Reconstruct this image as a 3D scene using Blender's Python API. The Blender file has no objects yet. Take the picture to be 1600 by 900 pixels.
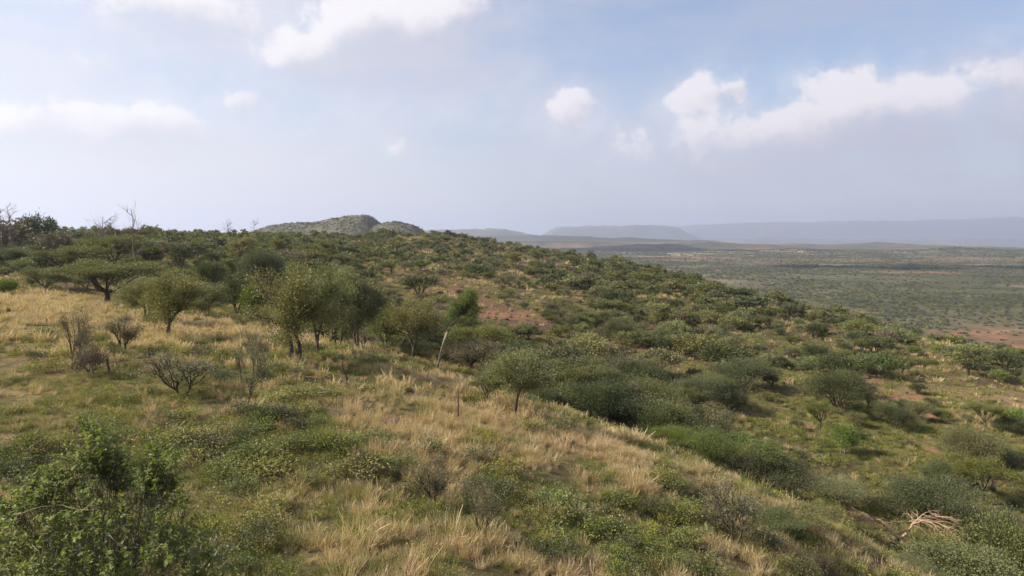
import bpy, math, random
import numpy as np
from mathutils import Vector, Matrix

sc = bpy.context.scene
COL = sc.collection
rng = np.random.default_rng(2024)

# ------------------------------------------------------------------ camera, sky, sun, exposure
LENS_PX, TILT = 1101.0, math.atan(85.0 / 1101.0)
cam_data = bpy.data.cameras.new("camera")
cam_data.sensor_width = 36.0
cam_data.lens = 36.0 * LENS_PX / 1600.0
cam_data.clip_start = 0.1
cam_data.clip_end = 60000.0
cam = bpy.data.objects.new("camera", cam_data)
COL.objects.link(cam)
cam.rotation_euler = (math.pi / 2 - TILT, 0, 0)
sc.camera = cam

SUN_EL = math.radians(36.0)
SUN_AZ = math.radians(-94.0)          # clockwise from straight ahead: from the left
SUN = Vector((math.sin(SUN_AZ) * math.cos(SUN_EL), math.cos(SUN_AZ) * math.cos(SUN_EL), math.sin(SUN_EL)))
SUN_STRENGTH, SKY_STRENGTH, HAZE = 5.0, 0.112, 1.1e-4

sd = bpy.data.lights.new("sun", 'SUN')
sd.energy = SUN_STRENGTH
sd.angle = math.radians(0.6)
sd.color = (1.0, 0.90, 0.74)
so = bpy.data.objects.new("sun", sd)
COL.objects.link(so)
so.rotation_euler = SUN.to_track_quat('Z', 'Y').to_euler()

sc.view_settings.view_transform = 'Standard'
sc.view_settings.look = 'None'
sc.view_settings.exposure = 0.70
sc.view_settings.gamma = 1.0
sc.view_settings.use_curve_mapping = False
sc.cycles.use_denoising = True
sc.cycles.max_bounces = 6
sc.cycles.diffuse_bounces = 3
sc.cycles.transmission_bounces = 3
sc.cycles.volume_bounces = 1
sc.cycles.transparent_max_bounces = 4
sc.cycles.sample_clamp_indirect = 6.0


class Nodes:
    """a small helper that writes node trees as expressions"""
    def __init__(self, tree):
        self.t = tree; self.n = tree.nodes; self.l = tree.links

    def new(self, typ, **kw):
        nd = self.n.new(typ)
        for k, v in kw.items():
            setattr(nd, k, v)
        return nd

    def put(self, sock, v):
        if hasattr(v, 'is_linked') or hasattr(v, 'links'):
            self.l.new(v, sock)
        else:
            sock.default_value = v

    def math(self, op, a, b=None, c=None, clamp=False):
        nd = self.new('ShaderNodeMath', operation=op, use_clamp=clamp)
        for i, v in enumerate((a, b, c)):
            if v is not None:
                self.put(nd.inputs[i], v)
        return nd.outputs[0]

    def smooth(self, v, a, b):
        nd = self.new('ShaderNodeMapRange', interpolation_type='SMOOTHSTEP')
        self.put(nd.inputs['Value'], v)
        nd.inputs['From Min'].default_value = a; nd.inputs['From Max'].default_value = b
        return nd.outputs['Result']

    def mix(self, f, a, b, mode='MIX'):
        nd = self.new('ShaderNodeMix', data_type='RGBA', blend_type=mode)
        self.put(nd.inputs[0], f)
        for s, v in ((nd.inputs[6], a), (nd.inputs[7], b)):
            self.put(s, (*v, 1.0) if isinstance(v, tuple) and len(v) == 3 else v)
        return nd.outputs[2]

    def noise(self, vec, scale, detail=4.0, rough=0.55, col=False):
        nd = self.new('ShaderNodeTexNoise')
        if vec is not None:
            self.l.new(vec, nd.inputs['Vector'])
        nd.inputs['Scale'].default_value = scale
        nd.inputs['Detail'].default_value = detail
        nd.inputs['Roughness'].default_value = rough
        return nd.outputs['Color' if col else 'Fac']

    def vec(self, x, y, z):
        nd = self.new('ShaderNodeCombineXYZ')
        for i, v in enumerate((x, y, z)):
            self.put(nd.inputs[i], v)
        return nd.outputs[0]


def build_world():
    w = bpy.data.worlds.new("World")
    sc.world = w
    w.use_nodes = True
    w.node_tree.nodes.clear()
    N = Nodes(w.node_tree)
    sky = N.new('ShaderNodeTexSky', sky_type='NISHITA')
    sky.sun_disc = False
    sky.sun_elevation = SUN_EL
    sky.sun_rotation = SUN_AZ
    sky.altitude = 1200.0
    sky.air_density = 1.0
    sky.dust_density = 3.0
    sky.ozone_density = 2.0
    skyc = N.mix(1.0, sky.outputs[0], (SKY_STRENGTH,) * 3, 'MULTIPLY')
    tc = N.new('ShaderNodeTexCoord')
    sep = N.new('ShaderNodeSeparateXYZ')
    N.l.new(tc.outputs['Generated'], sep.inputs[0])
    X, Y, Z = sep.outputs
    az = N.math('ARCTAN2', X, Y)          # radians, 0 straight ahead, + to the right
    el = N.math('ARCSINE', Z)

    def angles(px, py):
        u = (px - 800.0) / LENS_PX; v = -(py - 450.0) / LENS_PX
        c, s = math.cos(TILT), math.sin(TILT)
        d = Vector((u, c + v * s, -s + v * c)).normalized()
        return math.atan2(d.x, d.y), math.asin(d.z)

    # cumulus: (px, py, rx, ry, weight); the noise below gives them their edges
    clouds = [(600, 40, 120, 62, 1.0), (500, 75, 95, 36, .85), (690, 5, 80, 60, .75), (470, 95, 60, 22, .6),
              (250, -10, 130, 40, .8), (330, 20, 70, 34, .7), (120, 75, 70, 40, .42), (160, 110, 40, 26, .4),
              (160, 190, 95, 34, .72), (240, 190, 70, 34, .75), (15, 185, 50, 36, .7), (378, 150, 38, 18, .72),
              (885, 165, 36, 30, .95), (470, 218, 40, 20, .5), (622, 232, 20, 16, .5), (780, 190, 24, 16, .4),
              (1090, 150, 46, 34, .88), (1140, 140, 34, 22, .75), (1330, 150, 70, 44, .95), (1440, 150, 90, 40, .8), (1250, 200, 120, 45, .78),
              (1600, 110, 70, 44, .75), (1120, 215, 150, 50, .62), (1400, 215, 170, 44, .75), (1000, 240, 110, 36, .40),
              (1560, 50, 40, 30, .4), (1560, 200, 130, 60, .6), (1250, 255, 240, 26, .52), (1000, 210, 90, 30, .42), (700, 60, 60, 50, .7), (80, 140, 70, 40, .4), (300, 215, 120, 30, .45), (60, 20, 60, 40, .35), (560, 20, 60, 50, .9)]
    blob = None; hill = None; halo = None
    vec0 = N.vec(az, el, 0.0)
    warp = N.noise(vec0, 9.0, 4.0, 0.6, col=True)
    wsub = N.new('ShaderNodeVectorMath', operation='SUBTRACT'); N.l.new(warp, wsub.inputs[0]); wsub.inputs[1].default_value = (.5, .5, .5)
    wsc = N.new('ShaderNodeVectorMath', operation='SCALE'); N.l.new(wsub.outputs[0], wsc.inputs[0]); wsc.inputs['Scale'].default_value = 0.07
    wadd = N.new('ShaderNodeVectorMath', operation='ADD'); N.l.new(vec0, wadd.inputs[0]); N.l.new(wsc.outputs[0], wadd.inputs[1])
    sp2 = N.new('ShaderNodeSeparateXYZ'); N.l.new(wadd.outputs[0], sp2.inputs[0])
    A, E = sp2.outputs[0], sp2.outputs[1]
    for px, py, rx, ry, wt in clouds:
        a0, e0 = angles(px, py)
        dx = N.math('MULTIPLY', N.math('SUBTRACT', A, a0), LENS_PX / rx)
        dy = N.math('MULTIPLY', N.math('SUBTRACT', E, e0), LENS_PX / ry)
        g = N.math('EXPONENT', N.math('MULTIPLY', N.math('ADD', N.math('MULTIPLY', dx, dx), N.math('MULTIPLY', dy, dy)), -0.8))
        g = N.math('MULTIPLY', g, wt)
        # the side turned to the sun (up and to the left) is the bright one
        tilt = N.math('MULTIPLY', g, N.math('SUBTRACT', N.math('MULTIPLY', dy, 0.75), N.math('MULTIPLY', dx, 0.45)))
        dz = N.math('ADD', dy, 0.55)
        wide = N.math('MULTIPLY', N.math('EXPONENT', N.math('MULTIPLY', N.math('ADD', N.math('MULTIPLY', dx, dx), N.math('MULTIPLY', dz, dz)), -0.30)), wt * 0.8)
        halo = wide if halo is None else N.math('MAXIMUM', halo, wide)
        blob = g if blob is None else N.math('MAXIMUM', blob, g)
        hill = tilt if hill is None else N.math('ADD', hill, tilt)
    # the rest of the sky, out of the frame too, carries the same broken cumulus
    proj = N.vec(N.math('DIVIDE', X, N.math('ADD', N.math('MAXIMUM', Z, 0.0), 0.22)), N.math('DIVIDE', Y, N.math('ADD', N.math('MAXIMUM', Z, 0.0), 0.22)), 0.0)
    field = N.smooth(N.noise(proj, 1.7, 5.0, 0.55), 0.50, 0.72)
    up = N.smooth(el, 0.36, 0.52)
    side = N.smooth(N.math('ABSOLUTE', az), 0.70, 0.95)
    field = N.math('MULTIPLY', field, N.math('MAXIMUM', up, side))
    blob = N.math('MAXIMUM', blob, field)
    puff = N.math('SUBTRACT', N.math('ADD', N.math('MULTIPLY', N.noise(vec0, 13.0, 3.0, 0.5), 0.6), N.math('MULTIPLY', N.noise(vec0, 38.0, 7.0, 0.62), 0.6)), 0.1)
    bump = N.math('SUBTRACT', puff, 0.5)
    dens = N.math('ADD', blob, N.math('MULTIPLY', bump, 1.05))
    crisp = N.smooth(dens, 0.38, 0.61)
    soft = N.smooth(N.math('ADD', N.math('MAXIMUM', halo, blob), N.math('MULTIPLY', bump, 0.9)), 0.05, 0.85)
    lit = N.smooth(N.math('ADD', hill, N.math('MULTIPLY', N.math('SUBTRACT', puff, 0.5), 0.9)), -0.55, 0.45)
    sunside = N.math('ADD', N.math('MULTIPLY', X, SUN.x / math.cos(SUN_EL)), N.math('MULTIPLY', Y, SUN.y / math.cos(SUN_EL)))
    left = N.smooth(sunside, -0.62, 0.68)      # towards the sun the sky and clouds shine more
    hi = N.mix(left, (0.56, 0.540, 0.570), (0.63, 0.615, 0.630))
    lo = N.mix(left, (0.345, 0.335, 0.395), (0.475, 0.468, 0.510))
    ccol = N.mix(lit, lo, hi)
    alpha = N.math('ADD', N.math('MULTIPLY', N.math('MULTIPLY', crisp, N.math('ADD', N.math('MULTIPLY', lit, 0.5), 0.20)), 0.86), N.math('MULTIPLY', soft, 0.56), clamp=True)
    # milky air: a veil that thickens to the horizon and towards the sun
    veil = N.noise(N.vec(az, N.math('MULTIPLY', el, 2.6), 0.0), 3.2, 5.0, 0.6)
    veil = N.math('ADD', N.math('MULTIPLY', N.smooth(veil, 0.32, 0.70), 0.42), N.math('ADD', 0.13, N.math('MULTIPLY', left, 0.34)))
    low = N.smooth(el, 0.27, 0.01)
    veil = N.math('ADD', N.math('MULTIPLY', low, 0.62), N.math('MULTIPLY', veil, N.math('SUBTRACT', 1.0, N.math('MULTIPLY', low, 0.5))), clamp=True)
    base = N.mix(veil, skyc, N.mix(left, (0.352, 0.347, 0.408), (0.535, 0.530, 0.565)))
    final = N.mix(alpha, base, ccol)
    bg = N.new('ShaderNodeBackground')
    N.l.new(final, bg.inputs[0])
    bg.inputs[1].default_value = 1.0
    out = N.new('ShaderNodeOutputWorld')
    N.l.new(bg.outputs[0], out.inputs[0])

build_world()

# ------------------------------------------------------------------ camera maths
F_PX = 1101.0                      # focal length in pixels of the 1600 px wide photograph
PITCH = math.atan(85.0 / F_PX)     # camera looks slightly down

def ray(px, py):
    u = (px - 800.0) / F_PX
    v = -(py - 450.0) / F_PX
    c, s = math.cos(PITCH), math.sin(PITCH)
    d = np.array([u, c + v * s, -s + v * c])
    return d / d[1]                # scaled so that the forward (y) part is 1

def at_depth(px, py, y):
    return ray(px, py) * y

# ------------------------------------------------------------------ noise
_perm = np.random.default_rng(11).random((256, 256))

def vnoise(x, y, ox=0.0, oy=0.0):
    x = np.asarray(x, float) + ox + 1000.0
    y = np.asarray(y, float) + oy + 1000.0
    xi = np.floor(x).astype(int); yi = np.floor(y).astype(int)
    fx = x - xi; fy = y - yi
    fx = fx * fx * fx * (fx * (fx * 6 - 15) + 10)
    fy = fy * fy * fy * (fy * (fy * 6 - 15) + 10)
    g = lambda a, b: _perm[a % 256, b % 256]
    return ((g(xi, yi) * (1 - fx) + g(xi + 1, yi) * fx) * (1 - fy)
            + (g(xi, yi + 1) * (1 - fx) + g(xi + 1, yi + 1) * fx) * fy)

def fbm(x, y, octv=4, seed=0.0):
    s = 0.0; a = 0.5; t = 0.0
    cx, sx = math.cos(0.6), math.sin(0.6)
    x = np.asarray(x, float); y = np.asarray(y, float)
    for k in range(octv):
        s = s + a * vnoise(x, y, seed * 17.3 + k * 31.7, seed * 9.1 + k * 13.3)
        t += a; a *= 0.5
        x, y = (x * cx - y * sx) * 2.03, (x * sx + y * cx) * 2.03
    return s / t

def sstep(a, b, v):
    t = np.clip((v - a) / (b - a), 0, 1)
    return t * t * (3 - 2 * t)

# ------------------------------------------------------------------ the lie of the land
CONTROL = [  # pixel and distance of points on the ground
    (0, 900, 13), (400, 900, 13.2), (800, 900, 15), (1150, 900, 18.5),
    (0, 700, 22), (300, 650, 26), (600, 700, 24), (900, 760, 23.5), (1020, 850, 20.5),
    (1100, 745, 28), (1200, 790, 27), (1240, 850, 24), (960, 690, 33), (850, 640, 38), (700, 605, 43), (560, 555, 47),
    (455, 565, 38), (270, 530, 45), (60, 470, 66), (300, 500, 60), (0, 430, 95), (160, 474, 74),
    (400, 490, 72), (100, 395, 150), (300, 395, 140), (0, 372, 250), (300, 372, 300), (480, 395, 190),
    (430, 420, 125), (600, 430, 150), (700, 480, 115), (640, 560, 62), (720, 545, 80), (560, 500, 90),
    (800, 585, 64), (950, 655, 53), (1080, 715, 46), (1230, 775, 43), (1410, 872, 40), (1600, 885, 41),
    (1000, 565, 92), (1300, 645, 72), (1200, 565, 104), (1450, 645, 75), (1600, 645, 78), (1400, 565, 110),
    (1600, 730, 58), (1450, 730, 57), (900, 485, 145), (1000, 450, 200), (1100, 490, 160), (800, 430, 200),
    (660, 374, 420), (780, 387, 400), (880, 404, 350), (1050, 434, 280), (1200, 474, 215), (1400, 520, 170),
    (1600, 566, 140), (500, 376, 380), (720, 400, 290),
]
CONTROL_XYZ = [  # round the camera and behind the skyline, where the photograph shows no ground
    (0, 4, -6.3), (-10, 2, -5.6), (-25, 0, -5.0), (12, 2, -10.5), (30, 0, -18), (0, -20, -6.0), (-40, -30, -4), (40, -30, -21),
    (109, 300, -37), (142, 260, -47), (165, 220, -50), (125, 100, -31), (170, 110, -50), (80, 20, -30), (140, 10, -52),
    (35, 480, -30), (-76, 640, -16), (80, 420, -42), (170, 420, -62), (260, 260, -64), (240, 100, -63), (120, 620, -65),
    (30, 680, -60), (-200, 420, -3), (-260, 640, -4), (-180, 200, -3), (-120, 60, -4), (-260, 60, -5), (-300, 300, -3), (300, 600, -66), (420, 300, -66),
    (-110, -30, -4), (240, -30, -62),
]

def _tps(r2):
    return 0.5 * r2 * np.log(r2 + 1e-9)

_cp = np.array([at_depth(*c) for c in CONTROL] + [np.array(c, float) for c in CONTROL_XYZ])
def _fit():
    P = _cp[:, :2] / 100.0; n = len(P)
    K = _tps(((P[:, None] - P[None]) ** 2).sum(-1)) + np.eye(n) * 2e-5
    A = np.zeros((n + 3, n + 3)); A[:n, :n] = K
    A[:n, n] = 1; A[:n, n + 1:] = P; A[n, :n] = 1; A[n + 1:, :n] = P.T
    return P, np.linalg.solve(A, np.concatenate([_cp[:, 2], np.zeros(3)]))
_P, _W = _fit()

def h_near(x, y):
    q = np.stack([np.ravel(x), np.ravel(y)], -1) / 100.0
    out = np.empty(len(q))
    for i in range(0, len(q), 40000):
        b = q[i:i + 40000]
        r2 = ((b[:, None, :] - _P[None]) ** 2).sum(-1)
        out[i:i + 40000] = _tps(r2) @ _W[:-3] + _W[-3] + b @ _W[-2:]
    return out.reshape(np.shape(x))

def h_far(x, y):
    r = np.hypot(x, y)
    rx = x / np.maximum(y, 1.0)
    plain = -67 + 7 * (fbm(x / 700, y / 700, 4, 3) - 0.5)
    # the low dark ridges that close the plain; behind them the land drops away to the foot of the escarpment
    yr = np.interp(rx, [-0.4, 0.0, 0.32, 0.45, 0.73, 1.2], [5600, 5200, 4300, 3900, 3000, 2600])
    py = np.interp(rx * F_PX + 800, [400, 690, 780, 830, 900, 960, 985, 1010, 1080, 1115, 1150, 1200, 1240, 1300, 1370, 1420, 1500, 1600, 1750], [368, 370, 368, 367, 369, 372, 370.5, 373, 375, 376, 381, 384.5, 381, 382, 379, 381.5, 384.5, 388, 391])
    zr = np.maximum(-(py - 365.0) / F_PX * yr, -66)
    w0 = np.exp(-((y - yr) / (0.085 * yr)) ** 2)
    plain = plain + (zr - plain) * w0 * (1 - 0.25 * (1 - w0) * fbm(x / 260, y / 260, 4, 8)) + 9 * w0 * (fbm(x / 120, y / 200, 4, 7) - 0.5)
    w1 = np.exp(-((y - 0.72 * yr) / (0.09 * yr)) ** 2)
    plain = plain + 30 * w1 * sstep(0.48, 0.70, fbm(x / 420, y / 420, 4, 9)) * sstep(1500, 2500, y)
    plain = plain - 300 * sstep(1.06 * yr, 1.7 * yr, y)
    top = -5 + 4 * (fbm(x / 160, y / 160, 3, 4) - 0.5)
    w = sstep(0.0, 0.16, -(rx + 0.10)) * sstep(1900, 1200, y)
    w = np.where(y < 50, sstep(20, -120, x), w)
    return plain * (1 - w) + top * w

def height(x, y):
    x = np.asarray(x, float); y = np.asarray(y, float)
    shp = np.broadcast(x, y).shape
    x = np.broadcast_to(x, shp).ravel(); y = np.broadcast_to(y, shp).ravel()
    r = np.hypot(x, y)
    z = h_far(x, y)
    m = (r < 720) & (y > -60)
    if m.any():
        w = sstep(720, 440, r[m]) * sstep(-60, -30, y[m])
        n = np.clip(h_near(x[m], y[m]), -72, 6)
        z[m] = n * w + z[m] * (1 - w)
    d = np.clip(r / 100.0, 0.25, 4.0)
    z = z + 0.55 * (fbm(x / 7.0, y / 7.0, 3, 1) - 0.5) * np.clip(r / 12, 0, 1) + 1.6 * d * (fbm(x / 45.0, y / 45.0, 3, 2) - 0.5) * sstep(30, 110, r)
    return z.reshape(shp)

def hit(px, py, y0=6.0, y1=4000.0):
    """first point of the ground along the direction of a pixel"""
    d = ray(px, py)
    ys = y0 * (y1 / y0) ** np.linspace(0, 1, 2500)
    below = d[2] * ys < height(d[0] * ys, ys)
    k = int(np.argmax(below))
    if not below[k]:
        return None
    a, b = (ys[k - 1] if k else y0), ys[k]
    for _ in range(18):
        m = 0.5 * (a + b)
        if d[2] * m < height(d[0] * m, m): b = m
        else: a = m
    return np.array([d[0] * b, b, float(height(d[0] * b, b))])

# ------------------------------------------------------------------ mesh and object helpers
def mesh_from(name, verts, faces, mats, mat_idx=None, smooth=False):
    """faces: list of (n,k) int arrays of quads or triangles"""
    me = bpy.data.meshes.new(name)
    verts = np.asarray(verts, np.float32)
    groups = [np.asarray(f, np.int32) for f in faces if len(f)]
    loops = np.concatenate([g.ravel() for g in groups])
    counts = np.concatenate([np.full(len(g), g.shape[1], np.int32) for g in groups])
    starts = np.concatenate([[0], np.cumsum(counts)[:-1]]).astype(np.int32)
    me.vertices.add(len(verts)); me.vertices.foreach_set('co', verts.ravel())
    me.loops.add(len(loops)); me.loops.foreach_set('vertex_index', loops)
    me.polygons.add(len(counts)); me.polygons.foreach_set('loop_start', starts)
    try:
        me.polygons.foreach_set('loop_total', counts)
    except Exception:
        pass
    for m in mats:
        me.materials.append(m)
    if mat_idx is not None:
        me.polygons.foreach_set('material_index', np.asarray(mat_idx, np.int32))
    if smooth:
        me.polygons.foreach_set('use_smooth', np.ones(len(counts), bool))
    me.update(calc_edges=True)
    me.validate()
    return me

def new_obj(name, data, parent=None, loc=None, label=None, cat=None, group=None, kind=None):
    o = bpy.data.objects.new(name, data)
    COL.objects.link(o)
    if parent is not None: o.parent = parent
    if loc is not None: o.location = loc
    if label: o['label'] = label
    if cat: o['category'] = cat
    if group: o['group'] = group
    if kind: o['kind'] = kind
    return o

# ------------------------------------------------------------------ materials
def mat_new(name):
    m = bpy.data.materials.new(name); m.use_nodes = True
    m.node_tree.nodes.clear()
    N = Nodes(m.node_tree)
    out = N.new('ShaderNodeOutputMaterial')
    return m, N, out

def vary(N, base, amount=0.3, hue=0.03):
    """colour of each plant and of each leaf differs a little"""
    oi = N.new('ShaderNodeObjectInfo')
    geo = N.new('ShaderNodeNewGeometry')
    hs = N.new('ShaderNodeHueSaturation')
    hs.inputs['Color'].default_value = (*base, 1)
    r1 = oi.outputs['Random']; r2 = geo.outputs['Random Per Island']
    N.put(hs.inputs['Hue'], N.math('ADD', 0.5 - hue, N.math('MULTIPLY', N.math('ADD', N.math('MULTIPLY', r1, 0.65), N.math('MULTIPLY', r2, 0.35)), 2 * hue)))
    N.put(hs.inputs['Value'], N.math('ADD', 1 - amount, N.math('MULTIPLY', N.math('ADD', N.math('MULTIPLY', r2, 0.45), N.math('MULTIPLY', N.math('FRACT', N.math('MULTIPLY', r1, 7.13)), 0.55)), 2 * amount)))
    N.put(hs.inputs['Saturation'], N.math('ADD', 0.86, N.math('MULTIPLY', N.math('FRACT', N.math('MULTIPLY', r1, 13.7)), 0.26)))
    return hs.outputs[0]

def leaf_mat(name, col, trans=0.3, rough=0.55, spec=0.3, amount=0.42, hue=0.032):
    m, N, out = mat_new(name)
    c = vary(N, col, amount, hue)
    p = N.new('ShaderNodeBsdfPrincipled')
    N.l.new(c, p.inputs['Base Color'])
    p.inputs['Roughness'].default_value = rough
    p.inputs['Specular IOR Level'].default_value = spec
    t = N.new('ShaderNodeBsdfTranslucent')
    N.l.new(N.mix(0.45, c, (col[0] * 1.3, col[1] * 1.25, col[2] * 0.5)), t.inputs['Color'])
    mx = N.new('ShaderNodeMixShader'); mx.inputs[0].default_value = trans
    N.l.new(p.outputs[0], mx.inputs[1]); N.l.new(t.outputs[0], mx.inputs[2])
    N.l.new(mx.outputs[0], out.inputs['Surface'])
    return m

def wood_mat(name, col, amount=0.35, scale=14.0):
    m, N, out = mat_new(name)
    tc = N.new('ShaderNodeTexCoord')
    mp = N.new('ShaderNodeMapping'); mp.inputs['Scale'].default_value = (1, 1, 0.25)
    N.l.new(tc.outputs['Object'], mp.inputs[0])
    n = N.noise(mp.outputs[0], scale, 5, 0.65)
    dark = tuple(c * (1 - amount) for c in col); lite = tuple(min(1, c * (1 + amount)) for c in col)
    p = N.new('ShaderNodeBsdfPrincipled')
    N.l.new(N.mix(N.smooth(n, 0.3, 0.7), dark, lite), p.inputs['Base Color'])
    p.inputs['Roughness'].default_value = 0.9
    p.inputs['Specular IOR Level'].default_value = 0.15
    b = N.new('ShaderNodeBump'); b.inputs['Strength'].default_value = 0.5; b.inputs['Distance'].default_value = 0.02
    N.l.new(n, b.inputs['Height']); N.l.new(b.outputs[0], p.inputs['Normal'])
    N.l.new(p.outputs[0], out.inputs['Surface'])
    return m

M = {
    'olive': leaf_mat('leaf_olive', (0.182, 0.186, 0.072)),
    'acacia': leaf_mat('leaf_acacia', (0.152, 0.164, 0.048)),
    'bright': leaf_mat('leaf_bright', (0.155, 0.195, 0.042), 0.4),
    'dark': leaf_mat('leaf_dark', (0.094, 0.110, 0.042), 0.25),
    'grey': leaf_mat('leaf_grey', (0.182, 0.172, 0.090), 0.25),
    'brown': leaf_mat('leaf_brown', (0.150, 0.122, 0.075), 0.2),
    'broad': leaf_mat('leaf_broad', (0.200, 0.262, 0.050), 0.42, 0.5, 0.22, 0.45, 0.025),
    'scrub': leaf_mat('leaf_scrub', (0.090, 0.098, 0.052), 0.2, amount=0.4),
    'straw': leaf_mat('grass_straw', (0.500, 0.395, 0.225), 0.35, 0.6, 0.2, 0.25, 0.012),
    'pink': leaf_mat('grass_pink', (0.500, 0.365, 0.240), 0.35, 0.6, 0.2, 0.25, 0.012),
    'yellowgreen': leaf_mat('grass_yellowgreen', (0.285, 0.255, 0.105), 0.35, 0.6, 0.2, 0.3, 0.02),
    'green': leaf_mat('grass_green', (0.148, 0.162, 0.056), 0.35, 0.6, 0.2, 0.3, 0.02),
    'herb': leaf_mat('herb_leaf', (0.158, 0.186, 0.048), 0.3, 0.55, 0.25, 0.35, 0.025),
    'herbyellow': leaf_mat('herb_yellow_leaf', (0.270, 0.262, 0.066), 0.3, 0.55, 0.25, 0.35, 0.025),
    'deadgrass': leaf_mat('dead_litter', (0.135, 0.105, 0.072), 0.1, 0.8, 0.1, 0.4, 0.01),
    'bark': wood_mat('bark_dark', (0.085, 0.068, 0.052)),
    'twig': wood_mat('bark_grey', (0.150, 0.125, 0.100)),
    'pale': wood_mat('bark_pale', (0.260, 0.220, 0.165), 0.35),
    'tan': wood_mat('bark_tan', (0.360, 0.255, 0.160), 0.35),
    'post': wood_mat('weathered_wood', (0.110, 0.075, 0.052), 0.35, 20.0),
}

# ------------------------------------------------------------------ plants
def tubes(branches, sides=5):
    V = []; F = []; off = 0
    for pts, rad, sd_ in branches:
        pts = np.asarray(pts, float); rad = np.asarray(rad, float); n = len(pts)
        s = sd_ or sides
        tan = np.gradient(pts, axis=0)
        tan /= np.linalg.norm(tan, axis=1, keepdims=True) + 1e-9
        ref = np.where(np.abs(tan[:, 2:3]) > 0.9, np.array([[1.0, 0, 0]]), np.array([[0, 0, 1.0]]))
        a = np.cross(tan, ref); a /= np.linalg.norm(a, axis=1, keepdims=True) + 1e-9
        b = np.cross(tan, a)
        th = np.arange(s) * 2 * math.pi / s
        ring = pts[:, None, :] + rad[:, None, None] * (np.cos(th)[None, :, None] * a[:, None, :] + np.sin(th)[None, :, None] * b[:, None, :])
        V.append(ring.reshape(-1, 3))
        i = np.arange(n - 1)[:, None] * s; j = np.arange(s)[None]
        j2 = (j + 1) % s
        F.append((np.stack([i + j, i + j2, i + s + j2, i + s + j], -1).reshape(-1, 4)) + off)
        off += n * s
    return np.concatenate(V), np.concatenate(F)

def bez(a, b, c, n):
    t = np.linspace(0, 1, n)[:, None]
    return (1 - t) ** 2 * a + 2 * t * (1 - t) * b + t * t * c

def leaves(g, centers, dirs, length, width, up=0.5, jitter=0.35):
    n = len(centers)
    a = dirs + g.normal(0, 0.6, (n, 3)); a /= np.linalg.norm(a, axis=1, keepdims=True) + 1e-9
    nn = g.normal(0, 1, (n, 3)); nn[:, 2] += up
    b = np.cross(nn, a); b /= np.linalg.norm(b, axis=1, keepdims=True) + 1e-9
    L = length * (1 + jitter * (g.random(n) * 2 - 1))[:, None]
    Wd = width * (1 + jitter * (g.random(n) * 2 - 1))[:, None]
    p0 = centers - a * L * 0.5; p2 = centers + a * L * 0.5
    p1 = centers + b * Wd * 0.5 - a * L * 0.05; p3 = centers - b * Wd * 0.5 - a * L * 0.05
    V = np.stack([p0, p1, p2, p3], 1).reshape(-1, 3)
    return V, np.arange(n * 4).reshape(-1, 4)

def crown_points(g, style, H, R, n):
    if style == 'umbrella':
        k = 22
        ca = g.random(k) * 6.283; cr = R * np.sqrt(g.random(k)) * 0.85
        cz = H * (0.72 + 0.17 * (1 - (cr / R) ** 2)) + g.normal(0, 0.075 * H, k)
        cs = R * g.uniform(0.24, 0.42, k)
        w = g.integers(0, k, n)
        a = g.random(n) * 6.283; r = np.sqrt(g.random(n)) * cs[w]
        p = np.stack([cr[w] * np.cos(ca[w]) + r * np.cos(a), cr[w] * np.sin(ca[w]) + r * np.sin(a), cz[w] + g.normal(0, 0.028 * H, n) - 0.10 * H * (r / cs[w]) ** 2], -1)
        return p
    if style == 'round':
        k = 30; zc, hz = 0.58, 0.42
    elif style == 'dome':
        k = 32; zc, hz = 0.46, 0.52
    else:
        k = 9; zc, hz = 0.60, 0.38
    d = g.normal(0, 1, (k, 3)); d /= np.linalg.norm(d, axis=1, keepdims=True)
    if style == 'dome':
        d[:, 2] = np.abs(d[:, 2]) * 1.0 - 0.35
    q = g.uniform(0.30, 0.86, k)[:, None]
    c = d * q * np.array([R, R, H * hz]) + np.array([0, 0, H * zc])
    s = g.uniform(0.17, 0.40, k)[:, None] * np.array([[R, R, H * hz * 0.85]])
    w = g.integers(0, k, n)
    e = g.normal(0, 1, (n, 3)); e /= np.linalg.norm(e, axis=1, keepdims=True)
    p = c[w] + e * (g.random(n) ** 0.45)[:, None] * s[w]
    if style == 'sparse':
        p[:, :2] *= g.uniform(0.9, 1.25, (n, 1))
    p[:, 2] = np.maximum(p[:, 2], 0.04 * H + 0.05 * g.random(n) * H)
    return p

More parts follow.
